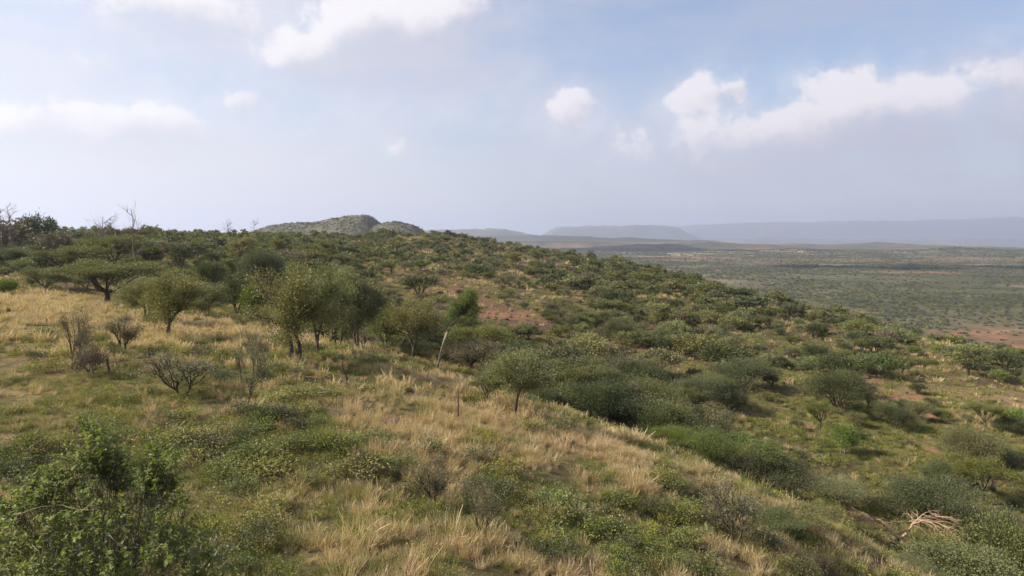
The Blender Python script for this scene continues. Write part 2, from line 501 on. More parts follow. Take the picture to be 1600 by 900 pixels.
def grow(seed, style, H, R, ntips, nleaf, leaf_len, leaf_w, stems=1, fork=0.35, r0=0.09, limbs=6, subs=5, lod=0, sig=0.16, lean=(0, 0), up=0.5, leaf_up=0.0, extra=None):
    """returns (wood verts, faces), (leaf verts, faces) of one plant, base at the origin"""
    g = np.random.default_rng(seed)
    tips = crown_points(g, style, H, R, ntips)
    tips[:, 0] += lean[0] * (tips[:, 2] / H); tips[:, 1] += lean[1] * (tips[:, 2] / H)
    if extra is not None:
        tips = np.concatenate([tips, extra])
    br = []
    ang = np.arctan2(tips[:, 1], tips[:, 0])
    own = np.floor(((ang + math.pi) / (2 * math.pi) * stems + 0.37)).astype(int) % stems
    s_lo = 5 if lod < 2 else 3
    starts = np.zeros_like(tips)
    for si in range(stems):
        T = tips[own == si]
        if len(T) < 2: continue
        ids = np.where(own == si)[0]
        cen = T.mean(0)
        base = np.array([0.0, 0.0, -0.15]) + (np.array([cen[0], cen[1], 0]) * 0.10 + np.append(g.normal(0, 0.06 * R, 2), 0) if stems > 1 else 0)
        fk = np.array([cen[0] * (0.30 if stems > 1 else 0.12), cen[1] * (0.30 if stems > 1 else 0.12), H * fork * g.uniform(0.85, 1.1)]) + np.append(g.normal(0, 0.03 * H, 2), 0)
        mid = (base + fk) / 2 + np.append(g.normal(0, 0.07 * H, 2), 0)
        rr = r0 * (0.7 if stems > 1 else 1.0)
        P = bez(base, mid, fk, 6)
        br.append((P, rr * np.linspace(1.35, 0.85, 6), 7 if lod == 0 else s_lo))
        L = min(limbs, len(T))
        seeds = T[g.choice(len(T), L, replace=False)]
        lab = np.argmin(((T[:, None] - seeds[None]) ** 2).sum(-1), 1)
        for li in range(L):
            sel = np.where(lab == li)[0]
            if not len(sel): continue
            c = T[sel].mean(0)
            e = fk + (c - fk) * 0.62 + g.normal(0, 0.03 * H, 3)
            m = fk + (e - fk) * 0.5 + np.array([0, 0, -0.10 * H if style == 'umbrella' else 0.03 * H]) + g.normal(0, 0.05 * H, 3)
            st = P[-1] if g.random() < 0.7 else P[4]
            lim = bez(st, m, e, 6)
            br.append((lim, rr * np.linspace(0.62, 0.28, 6), s_lo))
            S = min(subs, len(sel))
            ss = T[sel][g.choice(len(sel), S, replace=False)]
            l2 = np.argmin(((T[sel][:, None] - ss[None]) ** 2).sum(-1), 1)
            for sj in range(S):
                s2 = sel[l2 == sj]
                if not len(s2): continue
                c2 = T[s2].mean(0)
                st2 = lim[g.integers(3, 6)]
                e2 = st2 + (c2 - st2) * 0.75
                m2 = (st2 + e2) / 2 + g.normal(0, 0.04 * H, 3)
                b2 = bez(st2, m2, e2, 4)
                br.append((b2, rr * np.linspace(0.30, 0.12, 4), s_lo if lod == 0 else 3))
                for q in s2:
                    tip = T[q]
                    st3 = b2[g.integers(1, 4)]
                    starts[ids[q]] = st3
                    if lod < 2:
                        m3 = (st3 + tip) / 2 + g.normal(0, 0.025 * H, 3)
                        b3 = bez(st3, m3, tip, 4)
                        br.append((b3, np.maximum(rr * np.linspace(0.13, 0.04, 4), 0.0045), 3))
    wood = tubes(br)
    leaf = None
    if nleaf > 0:
        t = np.repeat(tips, nleaf, 0); s = np.repeat(starts, nleaf, 0)
        f = g.random((len(t), 1)) ** 0.6
        sg = np.array([1, 1, 0.35 if style == 'umbrella' else 0.85]) * sig * R
        pos = s * (1 - f) * 0.6 + t * (1 - (1 - f) * 0.6) + g.normal(0, 1, (len(t), 3)) * sg
        pos[:, 2] = np.maximum(pos[:, 2], 0.03)
        d = pos - np.array([0, 0, H * 0.4]); d /= np.linalg.norm(d, axis=1, keepdims=True) + 1e-9
        d[:, 2] += leaf_up
        leaf = leaves(g, pos, d, leaf_len, leaf_w, up)
    return wood, leaf

class Proto:
    """a kind of plant: meshes for its trunk and crown, or one joined mesh for small copies, made when first asked for"""
    def __init__(self, name, wood, leaf, wmat, lmat):
        self.name, self.w, self.l, self.wm, self.lm = name, wood, leaf, wmat, lmat
        q = leaf[0] if leaf else wood[0]
        self.H = float(np.percentile(q[:, 2], 98.5)); self.W = 2 * float(np.percentile(np.hypot(q[:, 0], q[:, 1]), 93))
        self._p = self._o = None
    @property
    def parts(self):
        if self._p is None:
            self._p = (mesh_from(self.name + '_wood', self.w[0], [self.w[1]], [self.wm], smooth=True), mesh_from(self.name + '_leaf', self.l[0], [self.l[1]], [self.lm]))
        return self._p
    @property
    def whole(self):
        if self._o is None:
            V = np.concatenate([self.w[0], self.l[0]]); Fc = np.concatenate([self.w[1], self.l[1] + len(self.w[0])])
            self._o = mesh_from(self.name + '_whole', V, [Fc], [self.wm, self.lm], np.concatenate([np.zeros(len(self.w[1])), np.ones(len(self.l[1]))]))
        return self._o

def family(name, style, H, R, wmat, lmat, n=(3, 3, 3), seed=0, **kw):
    """near, middle and far versions"""
    out = []
    lod_kw = [dict(ntips=kw.get('ntips', 300), nleaf=kw.get('nleaf', 44), leaf_len=kw.get('leaf', 0.085), leaf_w=kw.get('leaf', 0.085) * 0.5),
              dict(ntips=150, nleaf=max(3, kw.get('nleaf', 44) // 2), leaf_len=kw.get('leaf', 0.085) * 2.0, leaf_w=kw.get('leaf', 0.085) * 1.0),
              dict(ntips=70, nleaf=max(2, kw.get('nleaf', 44) // 5), leaf_len=kw.get('leaf', 0.085) * 4.4, leaf_w=kw.get('leaf', 0.085) * 2.4)]
    extra = {k: v for k, v in kw.items() if k not in ('ntips', 'nleaf', 'leaf')}
    for lod in range(3):
        row = []
        for i in range(n[lod]):
            g = np.random.default_rng(seed * 100 + lod * 10 + i)
            ex = dict(extra)
            w, l = grow(seed * 100 + lod * 10 + i, style, H * g.uniform(0.92, 1.08), R * g.uniform(0.88, 1.12), lod=lod, **lod_kw[lod], **ex)
            row.append(Proto(f'{name}_{lod}_{i}', w, l, M[wmat], M[lmat]))
        out.append(row)
    return out

FAM = {
    'leafless': family('leafless', 'sparse', 2.2, 1.5, 'pale', 'brown', (2, 2, 2), 16, stems=4, fork=0.15, limbs=6, ntips=260, nleaf=3, leaf=0.05, sig=0.10, r0=0.04),
    'bigdome': family('bigdome', 'dome', 3.4, 3.3, 'bark', 'dark', (3, 1, 1), 11, stems=6, fork=0.16, limbs=6, ntips=620, nleaf=52, leaf=.075, sig=0.085, r0=0.08),
    'bigolive': family('bigolive', 'dome', 3.2, 2.6, 'twig', 'olive', (3, 1, 1), 12, stems=5, fork=0.16, limbs=6, ntips=520, nleaf=36, leaf=.07, sig=0.095, r0=0.07),
    'mound': family('mound', 'dome', .55, .52, 'twig', 'herb', (4, 1, 1), 13, stems=4, fork=.2, limbs=4, ntips=90, nleaf=10, leaf=.045, sig=.16, r0=.008),
    'yellowmound': family('yellowmound', 'dome', .48, .50, 'twig', 'herbyellow', (3, 1, 1), 14, stems=4, fork=.2, limbs=4, ntips=90, nleaf=10, leaf=.042, sig=.16, r0=.008),
    'darkmound': family('darkmound', 'dome', .6, .5, 'twig', 'dark', (3, 1, 1), 15, stems=4, fork=.2, limbs=4, ntips=90, nleaf=9, leaf=.045, sig=.16, r0=.008),
    'umbrella': family('umbrella', 'umbrella', 4.0, 2.5, 'bark', 'acacia', (3, 3, 3), 1, stems=1, fork=0.30, limbs=8, nleaf=58, sig=0.062, r0=0.10),
    'round': family('round', 'round', 4.2, 2.1, 'bark', 'olive', (4, 3, 3), 2, stems=2, fork=0.36, limbs=6, nleaf=52, sig=0.085, r0=0.085),
    'dome': family('dome', 'dome', 3.0, 2.2, 'bark', 'dark', (3, 3, 3), 3, stems=4, fork=0.18, limbs=5, ntips=340, nleaf=48, sig=0.085, r0=0.07),
    'olivebush': family('olivebush', 'dome', 2.6, 1.9, 'twig', 'olive', (3, 3, 3), 4, stems=4, fork=0.16, limbs=5, ntips=300, nleaf=40, sig=0.09, r0=0.06),
    'bright': family('bright', 'umbrella', 3.2, 2.4, 'twig', 'bright', (2, 2, 2), 5, stems=2, fork=0.3, limbs=7, nleaf=54, sig=0.085, r0=0.07),
    'greyshrub': family('greyshrub', 'sparse', 2.6, 1.5, 'bark', 'grey', (4, 3, 3), 6, stems=3, fork=0.22, limbs=6, ntips=260, nleaf=16, leaf=0.055, sig=0.10, r0=0.045),
    'brownbush': family('brownbush', 'dome', 2.2, 1.7, 'twig', 'brown', (2, 2, 2), 7, stems=4, fork=0.16, limbs=5, ntips=260, nleaf=16, sig=0.12, r0=0.05),
    'brightbush': family('brightbush', 'dome', 2.2, 1.7, 'twig', 'bright', (2, 2, 2), 8, stems=4, fork=0.16, limbs=5, ntips=260, nleaf=38, sig=0.12, r0=0.05),
}

PLACED = []          # (x, y, radius) of plants already standing
COUNT = {}

def plant(fam, name, loc, h, label, cat, group=None, width=None, lod=None, parts=True, rot=None, variant=None, wide=1.0):
    x, y, z = loc
    d = math.hypot(x, y)
    if lod is None:
        lod = 0 if d < 85 else (1 if d < 170 else 2)
    if width and width > 4.2 and lod == 0: fam = {'dome': 'bigdome', 'olivebush': 'bigolive'}.get(fam, fam)
    fams = FAM[fam][lod]
    pr = fams[(variant if variant is not None else int(rng.integers(0, 99))) % len(fams)]
    s = h / pr.H
    sx = s * wide if width is None else width / pr.W
    r = rng.random() * 6.283 if rot is None else rot
    COUNT[name] = COUNT.get(name, 0) + 1
    if parts:
        o = new_obj(name, None, None, (x, y, z), label, cat, group)
        new_obj('trunk', pr.parts[0], o)
        new_obj('crown', pr.parts[1], o)
    else:
        o = new_obj(name, pr.whole, None, (x, y, z), label, cat, group)
    o.rotation_euler = (0, 0, r)
    o.scale = (sx, sx, s)
    return o

# ------------------------------------------------------------------ patches of cover, found by where they lie on the ground
def patch(px, py, rx, ry, amt):
    c = hit(px, py); 
    if c is None: return None
    a = hit(px, py - ry); b = hit(px, py + ry)
    ya = a[1] if a is not None else c[1] * 1.3
    yb = b[1] if b is not None else c[1] * 0.8
    dy = max(0.8, min(abs(ya - yb) / 2, c[1] * 0.35))
    return (c[0], c[1], rx * c[1] / F_PX, dy, amt, c[0] / c[1])

def patches(rows):
    ps = [p for p in (patch(*r) for r in rows) if p]
    def f(x, y):
        s = np.zeros(np.shape(x))
        for cx, cy, rx, ry, amt, sl in ps:
            xx = x - cx - (y - cy) * sl
            s = s + amt * np.exp(-0.9 * ((xx / rx) ** 2 + ((y - cy) / ry) ** 2))
        return s
    return f

dry_map = patches([(120, 500, 230, 55, .8), (330, 520, 90, 25, .5), (30, 475, 120, 25, .7), (270, 630, 90, 28, .45), (60, 620, 60, 20, .2), (650, 640, 90, 35, .55), (740, 620, 110, 25, .6), (540, 575, 90, 25, .4),
                   (680, 690, 60, 22, .5), (1000, 720, 130, 28, .75), (880, 690, 90, 40, .5), (940, 770, 60, 22, .45), (560, 830, 60, 30, .30), (730, 720, 50, 18, .6), (430, 800, 40, 25, .6),
                   (60, 680, 50, 20, .5), (1100, 745, 60, 14, .6), (190, 700, 25, 20, .3), (680, 890, 80, 20, .25), (900, 880, 90, 18, .4), (1060, 465, 50, 8, .7), (950, 440, 60, 6, .7), (700, 435, 80, 12, .4),
                   (1500, 560, 90, 25, .35), (1330, 530, 40, 12, .4), (930, 505, 50, 12, .4), (1480, 745, 80, 14, .4), (1400, 700, 40, 8, .5), (300, 420, 40, 12, .5), (110, 380, 40, 6, .8)])
green_map = patches([(330, 710, 140, 60, .7), (520, 690, 90, 40, .6), (420, 880, 90, 40, .8), (250, 740, 60, 40, .5), (480, 760, 110, 40, .3), (960, 830, 120, 35, .55), (980, 790, 70, 20, .4), (620, 655, 60, 14, .45),
                     (1330, 690, 220, 55, .8), (1200, 590, 160, 50, .5), (1500, 690, 130, 40, .5), (830, 545, 110, 25, .7), (1000, 590, 120, 25, .6), (1560, 790, 90, 25, .7), (530, 555, 40, 14, .5), (860, 820, 60, 30, .3)])
red_map = patches([(1340, 592, 26, 9, 1.), (1362, 600, 22, 8, 1.), (1410, 622, 34, 7, 1.), (1460, 648, 30, 6, 1.), (1470, 652, 30, 7, .8), (1310, 565, 16, 6, .8), (1545, 525, 70, 14, .5), (1590, 545, 60, 8, .6), (1500, 520, 50, 4, .6),
                   (770, 485, 50, 14, .9), (815, 500, 45, 14, .8), (720, 455, 60, 14, .5), (660, 440, 60, 10, .45), (1000, 548, 40, 5, .8), (945, 538, 50, 5, .6), (1255, 545, 18, 5, .6), (1270, 675, 20, 5, .6), (1450, 703, 40, 6, .5),
                   (940, 437, 50, 4, .7), (1045, 420, 30, 4, .6), (620, 655, 50, 6, .5), (590, 475, 30, 8, .6), (1500, 850, 10, 6, .2), (1590, 700, 20, 14, .5), (1130, 870, 40, 12, .6), (360, 820, 20, 14, .4)])

CREST_PX = [-400, 0, 150, 300, 420, 560, 700, 850, 960, 1100, 1230, 1300, 1700]
CREST_Y = [95, 90, 76, 61, 58, 47, 43, 38, 33, 29, 25, 19, 12]
def to_px(x, y):
    return 800 + F_PX * np.asarray(x) / np.maximum(y, 0.5)
def on_spur(x, y):
    return np.asarray(y) < np.interp(to_px(x, y), CREST_PX, CREST_Y)

# ------------------------------------------------------------------ the ground
def build_ground():
    nx, ny = 620, 620
    tx = np.linspace(-math.asinh(17000 / 22.0), math.asinh(17000 / 22.0), nx)
    xs = 22.0 * np.sinh(tx)
    t0, t1 = math.asinh(-900 / 26.0), math.asinh(19000 / 26.0)
    ys = 24.0 + 26.0 * np.sinh(np.linspace(t0, t1, ny))
    X, Y = np.meshgrid(xs, ys)
    Z = height(X, Y)
    V = np.stack([X, Y, Z], -1).reshape(-1, 3)
    i = np.arange(ny - 1)[:, None] * nx + np.arange(nx - 1)[None]
    Fq = np.stack([i, i + 1, i + nx + 1, i + nx], -1).reshape(-1, 4)
    # cover: soil, straw, green growth, each where it lies
    x, y = V[:, 0], V[:, 1]
    r = np.hypot(x, y)
    n1 = fbm(x / 5.0, y / 5.0, 4, 21); n2 = fbm(x / 28.0, y / 28.0, 4, 22); n3 = fbm(x / 240.0, y / 240.0, 5, 23)
    near = (r < 900) & (y > 0)
    dry = np.zeros(len(x)); grn = np.zeros(len(x)); red = np.zeros(len(x))
    dry[near] = dry_map(x[near], y[near]); grn[near] = green_map(x[near], y[near]); red[near] = red_map(x[near], y[near])
    soil = np.array([0.105, 0.068, 0.045]); straw = np.array([0.230, 0.170, 0.090]); grc = np.array([0.105, 0.106, 0.038]); redc = np.array([0.270, 0.145, 0.090])
    plain = np.array([0.120, 0.110, 0.072]); pale = np.array([0.220, 0.190, 0.130]); dkg = np.array([0.085, 0.088, 0.048])
    mixv = lambda a, b, t: a * (1 - t[:, None]) + b * t[:, None]
    c = mixv(np.tile(soil, (len(x), 1)), straw, np.clip(sstep(0.40, 0.66, n2) * 0.55 + dry * 0.8, 0, 1))
    c = mixv(c, grc, np.clip(sstep(0.42, 0.62, n1) * 0.45 + grn * 0.7, 0, 0.9))
    far = sstep(330, 520, r) * np.maximum(height_is_plain(x, y), sstep(1100, 1900, y))
    pc = mixv(np.tile(plain, (len(x), 1)), dkg, sstep(0.42, 0.62, n3))
    pc = mixv(pc, pale, sstep(0.60, 0.72, fbm(x / 150.0, y / 60.0, 5, 25)) * 0.7)
    belt = np.exp(-((fbm(x / 420, y / 260, 4, 53) - .5) / .022) ** 2)
    pc = mixv(pc, dkg * .6, belt * .8)
    band = np.exp(-((y - 2250 - 0.25 * x) / 260.0) ** 2) * sstep(250, 500, x) * sstep(1700, 900, x)
    pc = mixv(pc, np.array([0.42, 0.32, 0.21]), np.clip(band * sstep(0.42, 0.58, fbm(x / 90, y / 60, 5, 27)), 0, 1))
    pc = mixv(pc, redc * 0.9, sstep(0.60, 0.74, fbm(x / 330.0, y / 200.0, 4, 29)) * 0.6)
    hillc = sstep(-58, -40, V[:, 2]) * sstep(1800, 2600, y)
    pc = mixv(pc, np.array([0.055, 0.060, 0.040]), hillc * 0.9)
    c = mixv(c, pc, far)
    c = mixv(c, redc, np.clip(red * 1.5 * sstep(.30, .62, n1 * .6 + .4 * fbm(x / 1.6, y / 1.6, 3, 30)), 0, .9))
    me = mesh_from('ground', V, [Fq], [], smooth=True)
    at = me.color_attributes.new('cover', 'FLOAT_COLOR', 'POINT')
    at.data.foreach_set('color', np.concatenate([c, np.ones((len(c), 1))], 1).astype(np.float32).ravel())
    m, N, out = mat_new('earth_and_litter')
    a = N.new('ShaderNodeAttribute', attribute_name='cover')
    geo = N.new('ShaderNodeNewGeometry')
    nn = N.noise(geo.outputs['Position'], 1.3, 6, 0.65)
    nf = N.noise(geo.outputs['Position'], 9.0, 5, 0.7)
    nd = N.noise(geo.outputs['Position'], 0.035, 6, 0.75)
    col = N.mix(1.0, a.outputs['Color'], N.mix(N.smooth(nn, 0.3, 0.7), (0.62, 0.62, 0.62), (1.25, 1.22, 1.18)), 'MULTIPLY')
    col = N.mix(1.0, col, N.mix(N.smooth(nf, 0.3, 0.7), (0.68, 0.68, 0.68), (1.22, 1.22, 1.22)), 'MULTIPLY')
    col = N.mix(1.0, col, N.mix(N.smooth(nd, 0.35, 0.65), (0.70, 0.74, 0.72), (1.2, 1.17, 1.1)), 'MULTIPLY')
    p = N.new('ShaderNodeBsdfPrincipled')
    N.l.new(col, p.inputs['Base Color'])
    p.inputs['Roughness'].default_value = 0.95
    p.inputs['Specular IOR Level'].default_value = 0.1
    b = N.new('ShaderNodeBump'); b.inputs['Strength'].default_value = 0.7; b.inputs['Distance'].default_value = 0.12
    N.l.new(N.math('ADD', nn, N.math('MULTIPLY', nf, 0.35)), b.inputs['Height']); N.l.new(b.outputs[0], p.inputs['Normal'])
    N.l.new(p.outputs[0], out.inputs['Surface'])
    me.materials.append(m)
    new_obj('ground', me, None, None, 'rough savanna ground of straw, green patches and red soil falling to a wide plain', 'ground', kind='structure')

def height_is_plain(x, y):
    return sstep(-30, -48, height(x, y))

build_ground()

# ------------------------------------------------------------------ hills in the distance
def hill_mat(name, a, b, scale):
    m, N, out = mat_new(name)
    geo = N.new('ShaderNodeNewGeometry')
    n = N.noise(geo.outputs['Position'], scale, 7, 0.7)
    p = N.new('ShaderNodeBsdfPrincipled')
    N.l.new(N.mix(N.smooth(n, 0.38, 0.62), a, b), p.inputs['Base Color'])
    p.inputs['Roughness'].default_value = 0.95; p.inputs['Specular IOR Level'].default_value = 0.1
    bp = N.new('ShaderNodeBump'); bp.inputs['Strength'].default_value = 0.8; bp.inputs['Distance'].default_value = 0.6 / scale * 0.1
    N.l.new(n, bp.inputs['Height']); N.l.new(bp.outputs[0], p.inputs['Normal'])
    N.l.new(p.outputs[0], out.inputs['Surface'])
    return m

def profile_hill(name, prof, y0, depth, zbase, mat, label, rough, nx=160, ny=50, power=2.0, seed=1, flat=0.0):
    pts = np.array([at_depth(px, py, y0) for px, py in prof])
    xs = np.linspace(pts[0, 0], pts[-1, 0], nx)
    top = np.interp(xs, pts[:, 0], pts[:, 2])
    v = np.linspace(-1, 1, ny)
    X, Vv = np.meshgrid(xs, v)
    Y = y0 + Vv * depth
    n = fbm(X / rough, Y / rough, 5, seed)
    shape = np.clip(1 - np.abs(Vv) ** power, 0, 1)
    if flat: shape = sstep(0, flat, shape)
    T = np.interp(X + (n - 0.5) * rough * 0.35, pts[:, 0], pts[:, 2])
    Z = zbase + (T - zbase) * shape * (1 + 0.35 * (n - 0.55) * (1 - 0.75 * shape)) + (n - 0.5) * rough * 0.05
    Z = Z + (fbm(X / rough * 3.5, Y / rough * 3.5, 3, seed + 40) - 0.5) * rough * 0.11 * shape
    V = np.stack([X, Y, Z], -1).reshape(-1, 3)
    i = np.arange(ny - 1)[:, None] * nx + np.arange(nx - 1)[None]
    me = mesh_from(name, V, [np.stack([i, i + 1, i + nx + 1, i + nx], -1).reshape(-1, 4)], [mat], smooth=True)
    new_obj(name, me, None, None, label, 'hill', kind='structure')
    return X, Y, Z

hm = hill_mat('hill_scrub', (0.070, 0.073, 0.050), (0.150, 0.138, 0.108), 0.16)
fm = hill_mat('far_hill_scrub', (0.075, 0.080, 0.055), (0.130, 0.115, 0.080), 0.004)
RH = profile_hill('rocky_hill', [(392, 372), (410, 359), (440, 351), (500, 346), (530, 340), (545, 337), (573, 336), (584, 342), (594, 350), (606, 349), (620, 346), (636, 350), (650, 354), (660, 361), (674, 376)], 900, 120, -12, hm,
                  'pale rocky hill dotted with scrub rising behind the ridge', 26, 200, 70, 1.7, 31)
profile_hill('low_mesa', [(560, 368), (640, 362), (740, 360), (790, 359), (812, 364), (850, 372), (870, 376)], 7600, 700, -360, fm, 'low blue flat-topped hill beyond the rocky hill', 300, 120, 40, 3, 32, 0.5)
profile_hill('mesa', [(835, 374), (852, 366), (862, 360), (872, 357), (905, 355.5), (960, 353.5), (1010, 353), (1032, 354), (1042, 358), (1056, 366), (1080, 374)], 11500, 1100, -360, fm, 'pale blue flat-topped mesa on the hazy horizon', 420, 160, 40, 3, 33, 0.5)
profile_hill('escarpment', [(1000, 372), (1040, 356), (1100, 351.5), (1180, 348.5), (1300, 347.5), (1400, 346.5), (1480, 344), (1560, 342.5), (1620, 342), (1800, 341), (1980, 352)], 16000, 1500, -360, fm,
             'long pale blue escarpment along the far side of the plain', 700, 220, 40, 3, 34, 0.5)
profile_hill('foothill', [(1000, 400), (1040, 380), (1120, 374), (1230, 372), (1340, 375), (1480, 372), (1600, 375), (1750, 372), (1900, 380)], 10500, 900, -360, fm, 'low hazy foothill in front of the long escarpment', 400, 160, 30, 2, 35)

# ------------------------------------------------------------------ plants one can point to
def spot(px, py_top, py_base=None, y=None):
    """where a plant stands and how tall it is, from its pixels and the ground it stands on"""
    if y is None:
        p = hit(px, py_base)
    else:
        d = ray(px, 500); p = np.array([d[0] * y, y, float(height(d[0] * y, y))])
    top = ray(px, py_top)[2] * p[1]
    return p, max(0.4, top - p[2])

TREE, BUSH, SHRUB = 'acacia_tree', 'thorn_bush', 'bare_shrub'
HERO = [  # family, name, px, top, base, width px, distance (None: from the ground), label
    ('umbrella', TREE, 165, 408, 474, 165, None, 'wide flat-topped acacia with short dark trunk at the edge of the dry yellow grass'),
    ('umbrella', TREE, 112, 386, 436, 96, None, 'bright flat-topped acacia just behind the wide flat-topped one'),
    ('umbrella', TREE, 180, 368, 425, 90, None, 'green acacia crown rising behind the two flat-topped acacias, by the tall dead tree'),
    ('round', TREE, 270, 430, 530, 98, None, 'spreading acacia with thick dark trunk and low bare branches standing alone in dry grass'),
    ('round', TREE, 226, 436, 506, 76, None, 'dark round acacia between the flat-topped acacia and the lone spreading one'),
    ('round', TREE, 455, 428, 566, 125, None, 'olive round-crowned acacia with forked trunk at the open end of the grove'),
    ('round', TREE, 500, 414, 558, 110, None, 'tall acacia with several dark stems in the middle of the grove'),
    ('round', TREE, 528, 432, 546, 90, None, 'acacia in the deep shade of the grove, between its multi-stemmed and slim trees'),
    ('round', TREE, 560, 430, 551, 88, None, 'tree with one slim straight trunk at the gully end of the grove'),
    ('round', TREE, 645, 470, 562, 95, None, 'thin olive tree beside the leaning pale-trunked tree'),
    ('greyshrub', SHRUB, 738, 530, None, 95, 60, 'wide grey-green shrub of upright wands under the leaning pale-trunked tree'),
    ('round', TREE, 812, 548, 652, 112, None, 'round olive tree on a thin trunk at the crest of the grassy spur'),
    ('umbrella', TREE, 762, 588, 634, 62, None, 'small flat acacia with two thin stems on the crest of the grassy spur'),
    ('dome', BUSH, 935, 598, None, 125, 46, 'huge dark bush filling the gully head just below the grassy crest'),
    ('dome', BUSH, 1040, 636, None, 105, 44, 'dark spreading bush in the gully between the huge bush and the yellow-green acacia'),
    ('olivebush', BUSH, 1010, 590, None, 100, 58, 'olive bush above the gully head, behind the huge dark bush'),
    ('dome', BUSH, 1090, 592, 640, 100, None, 'broad dark bush on the green slope above the gully'),
    ('dome', BUSH, 1160, 562, 606, 100, None, 'wide low dark bush near the first red soil patch on the far slope'),
    ('dome', BUSH, 1310, 582, 646, 98, None, 'large round dark bush standing alone beside the bare red soil'),
    ('bright', TREE, 1150, 678, None, 150, 40, 'bright yellow-green feathery acacia rising from the gully'),
    ('bright', TREE, 1055, 672, None, 80, 37, 'small yellow-green acacia at the edge of the spur grass, above the gully'),
    ('brightbush', BUSH, 1318, 664, 708, 48, None, 'small round bright green bush on the herb slope below the large round bush'),
    ('olivebush', BUSH, 1512, 668, 736, 90, None, 'grey olive bush with many upright stems on the right-hand herb slope'),
    ('umbrella', TREE, 1540, 630, 670, 52, None, 'small umbrella tree with pale forked trunk beyond the grey olive bush'),
    ('umbrella', TREE, 1412, 558, 586, 52, None, 'small flat tree on the far slope above the bare red soil'),
    ('olivebush', BUSH, 1437, 628, 658, 44, None, 'olive bush on a short stem at the end of the red soil strip'),
    ('dome', BUSH, 1275, 540, 572, 44, None, 'dark bush beside the upper red soil patch on the far slope'),
    ('olivebush', BUSH, 1318, 752, None, 105, 47, 'broad olive thicket bush behind the tall olive bush at the foot of the spur'),
    ('dome', BUSH, 1478, 752, None, 170, 47, 'large dark bush directly behind the dead umbrella tree'),
    ('olivebush', BUSH, 1252, 800, None, 120, 27, 'tall olive bush at the foot of the spur, before the dead umbrella tree'),
    ('olivebush', BUSH, 1520, 856, None, 150, 30, 'pale olive bush in front of the dead umbrella tree'),
    ('olivebush', BUSH, 1590, 815, None, 130, 34, 'grey-green bush beyond the pale olive one, on the gully floor'),
    ('dome', BUSH, 1215, 715, None, 130, 38, 'dark green bush under the yellow-green feathery acacia'),
    ('olivebush', BUSH, 1440, 893, None, 90, 29, 'low olive bush at the foot of the dead umbrella tree'),
    ('dome', BUSH, 1200, 812, None, 110, 25, 'dark bush just over the end of the grassy spur'),
    ('greyshrub', SHRUB, 1145, 752, 848, 110, None, 'brown half-bare thorn shrub with one dark stem at the lower end of the spur'),
    ('greyshrub', SHRUB, 750, 752, 842, 70, None, 'thin grey shrub with a single dark stem among foreground tussocks'),
    ('greyshrub', SHRUB, 680, 722, 792, 76, None, 'small grey feathery shrub near the thin single-stemmed one'),
    ('greyshrub', SHRUB, 120, 488, 578, 66, None, 'dark leaning bare shrub near the tall fence post'),
    ('brownbush', BUSH, 143, 542, 590, 56, None, 'low dark shrub huddled against the leaning bare shrub'),
    ('greyshrub', SHRUB, 196, 494, 552, 64, None, 'grey many-stemmed shrub between the two fence posts'),
    ('greyshrub', SHRUB, 280, 548, 622, 130, None, 'wide sparse shrub with a Y-shaped dark stem in the dry grass'),
    ('greyshrub', SHRUB, 385, 540, 642, 70, None, 'upright almost leafless shrub with fine stems before the grove'),
    ('greyshrub', SHRUB, 402, 515, 585, 40, None, 'thin leafless shrub just behind the upright almost leafless one'),
    ('dome', TREE, 62, 338, 388, 54, None, 'dense dark green tree standing above the skyline scrub'),
    ('brownbush', BUSH, 12, 344, 402, 80, None, 'brownish bush beneath the twin dead treetops'),
    ('brownbush', BUSH, 88, 362, 406, 60, None, 'brown-green bush below the dense dark skyline tree'),
    ('dome', BUSH, 24, 388, 416, 64, None, 'flat dark bush at the top of the dry grass slope'),
    ('dome', BUSH, 50, 433, 447, 16, None, 'tiny dark bush alone in the yellow grass'),
    ('brightbush', BUSH, 8, 436, 464, 36, None, 'small green bush at the upper rim of the yellow grass'),
    ('olivebush', BUSH, 70, 418, 452, 70, None, 'low olive bush bordering the yellow grass below the flat-topped acacias'),
    ('dome', TREE, 284, 382, 422, 36, None, 'small round dark tree on a stalk in a grassy clearing'),
    ('umbrella', TREE, 238, 384, 412, 40, None, 'small dark flat tree behind the tall dead tree'),
    ('dome', BUSH, 332, 412, 462, 50, None, 'dark bush on the ridge left of the grove, beyond the lone acacia'),
    ('dome', BUSH, 372, 428, 492, 64, None, 'large dark bush between the lone spreading acacia and the grove'),
    ('olivebush', BUSH, 322, 446, 494, 60, None, 'green bush directly beyond the lone spreading acacia'),
    ('brightbush', BUSH, 398, 446, 500, 52, None, 'fresh green bush touching the open side of the grove'),
    ('dome', BUSH, 408, 392, 452, 70, None, 'tall dark bush on the ridge behind the grove'),
    ('brightbush', BUSH, 600, 480, 545, 60, None, 'bright leafy bush at the shaded end of the grove'),
    ('brownbush', BUSH, 705, 498, None, 60, 95, 'brown leafless-looking bush on the red stony ground behind the leaning tree'),
    ('dome', BUSH, 866, 566, None, 84, 62, 'dark bush behind the round crest tree'),
    ('olivebush', BUSH, 880, 600, None, 90, 48, 'olive bush beside the round crest tree, over the gully'),
    ('dome', BUSH, 965, 500, 536, 52, None, 'dark bush in its own black shade on the middle slope'),
]
for fam, name, px, top, base, wpx, yy, label in HERO:
    p, h = spot(px, top, base, yy)
    w = wpx * p[1] / F_PX
    plant(fam, name, p, h, label, {'acacia_tree': 'tree', 'thorn_bush': 'bush', 'bare_shrub': 'shrub'}[name], width=w, lod=0 if p[1] < 110 else 1)
    PLACED.append((p[0], p[1], w * 0.42))

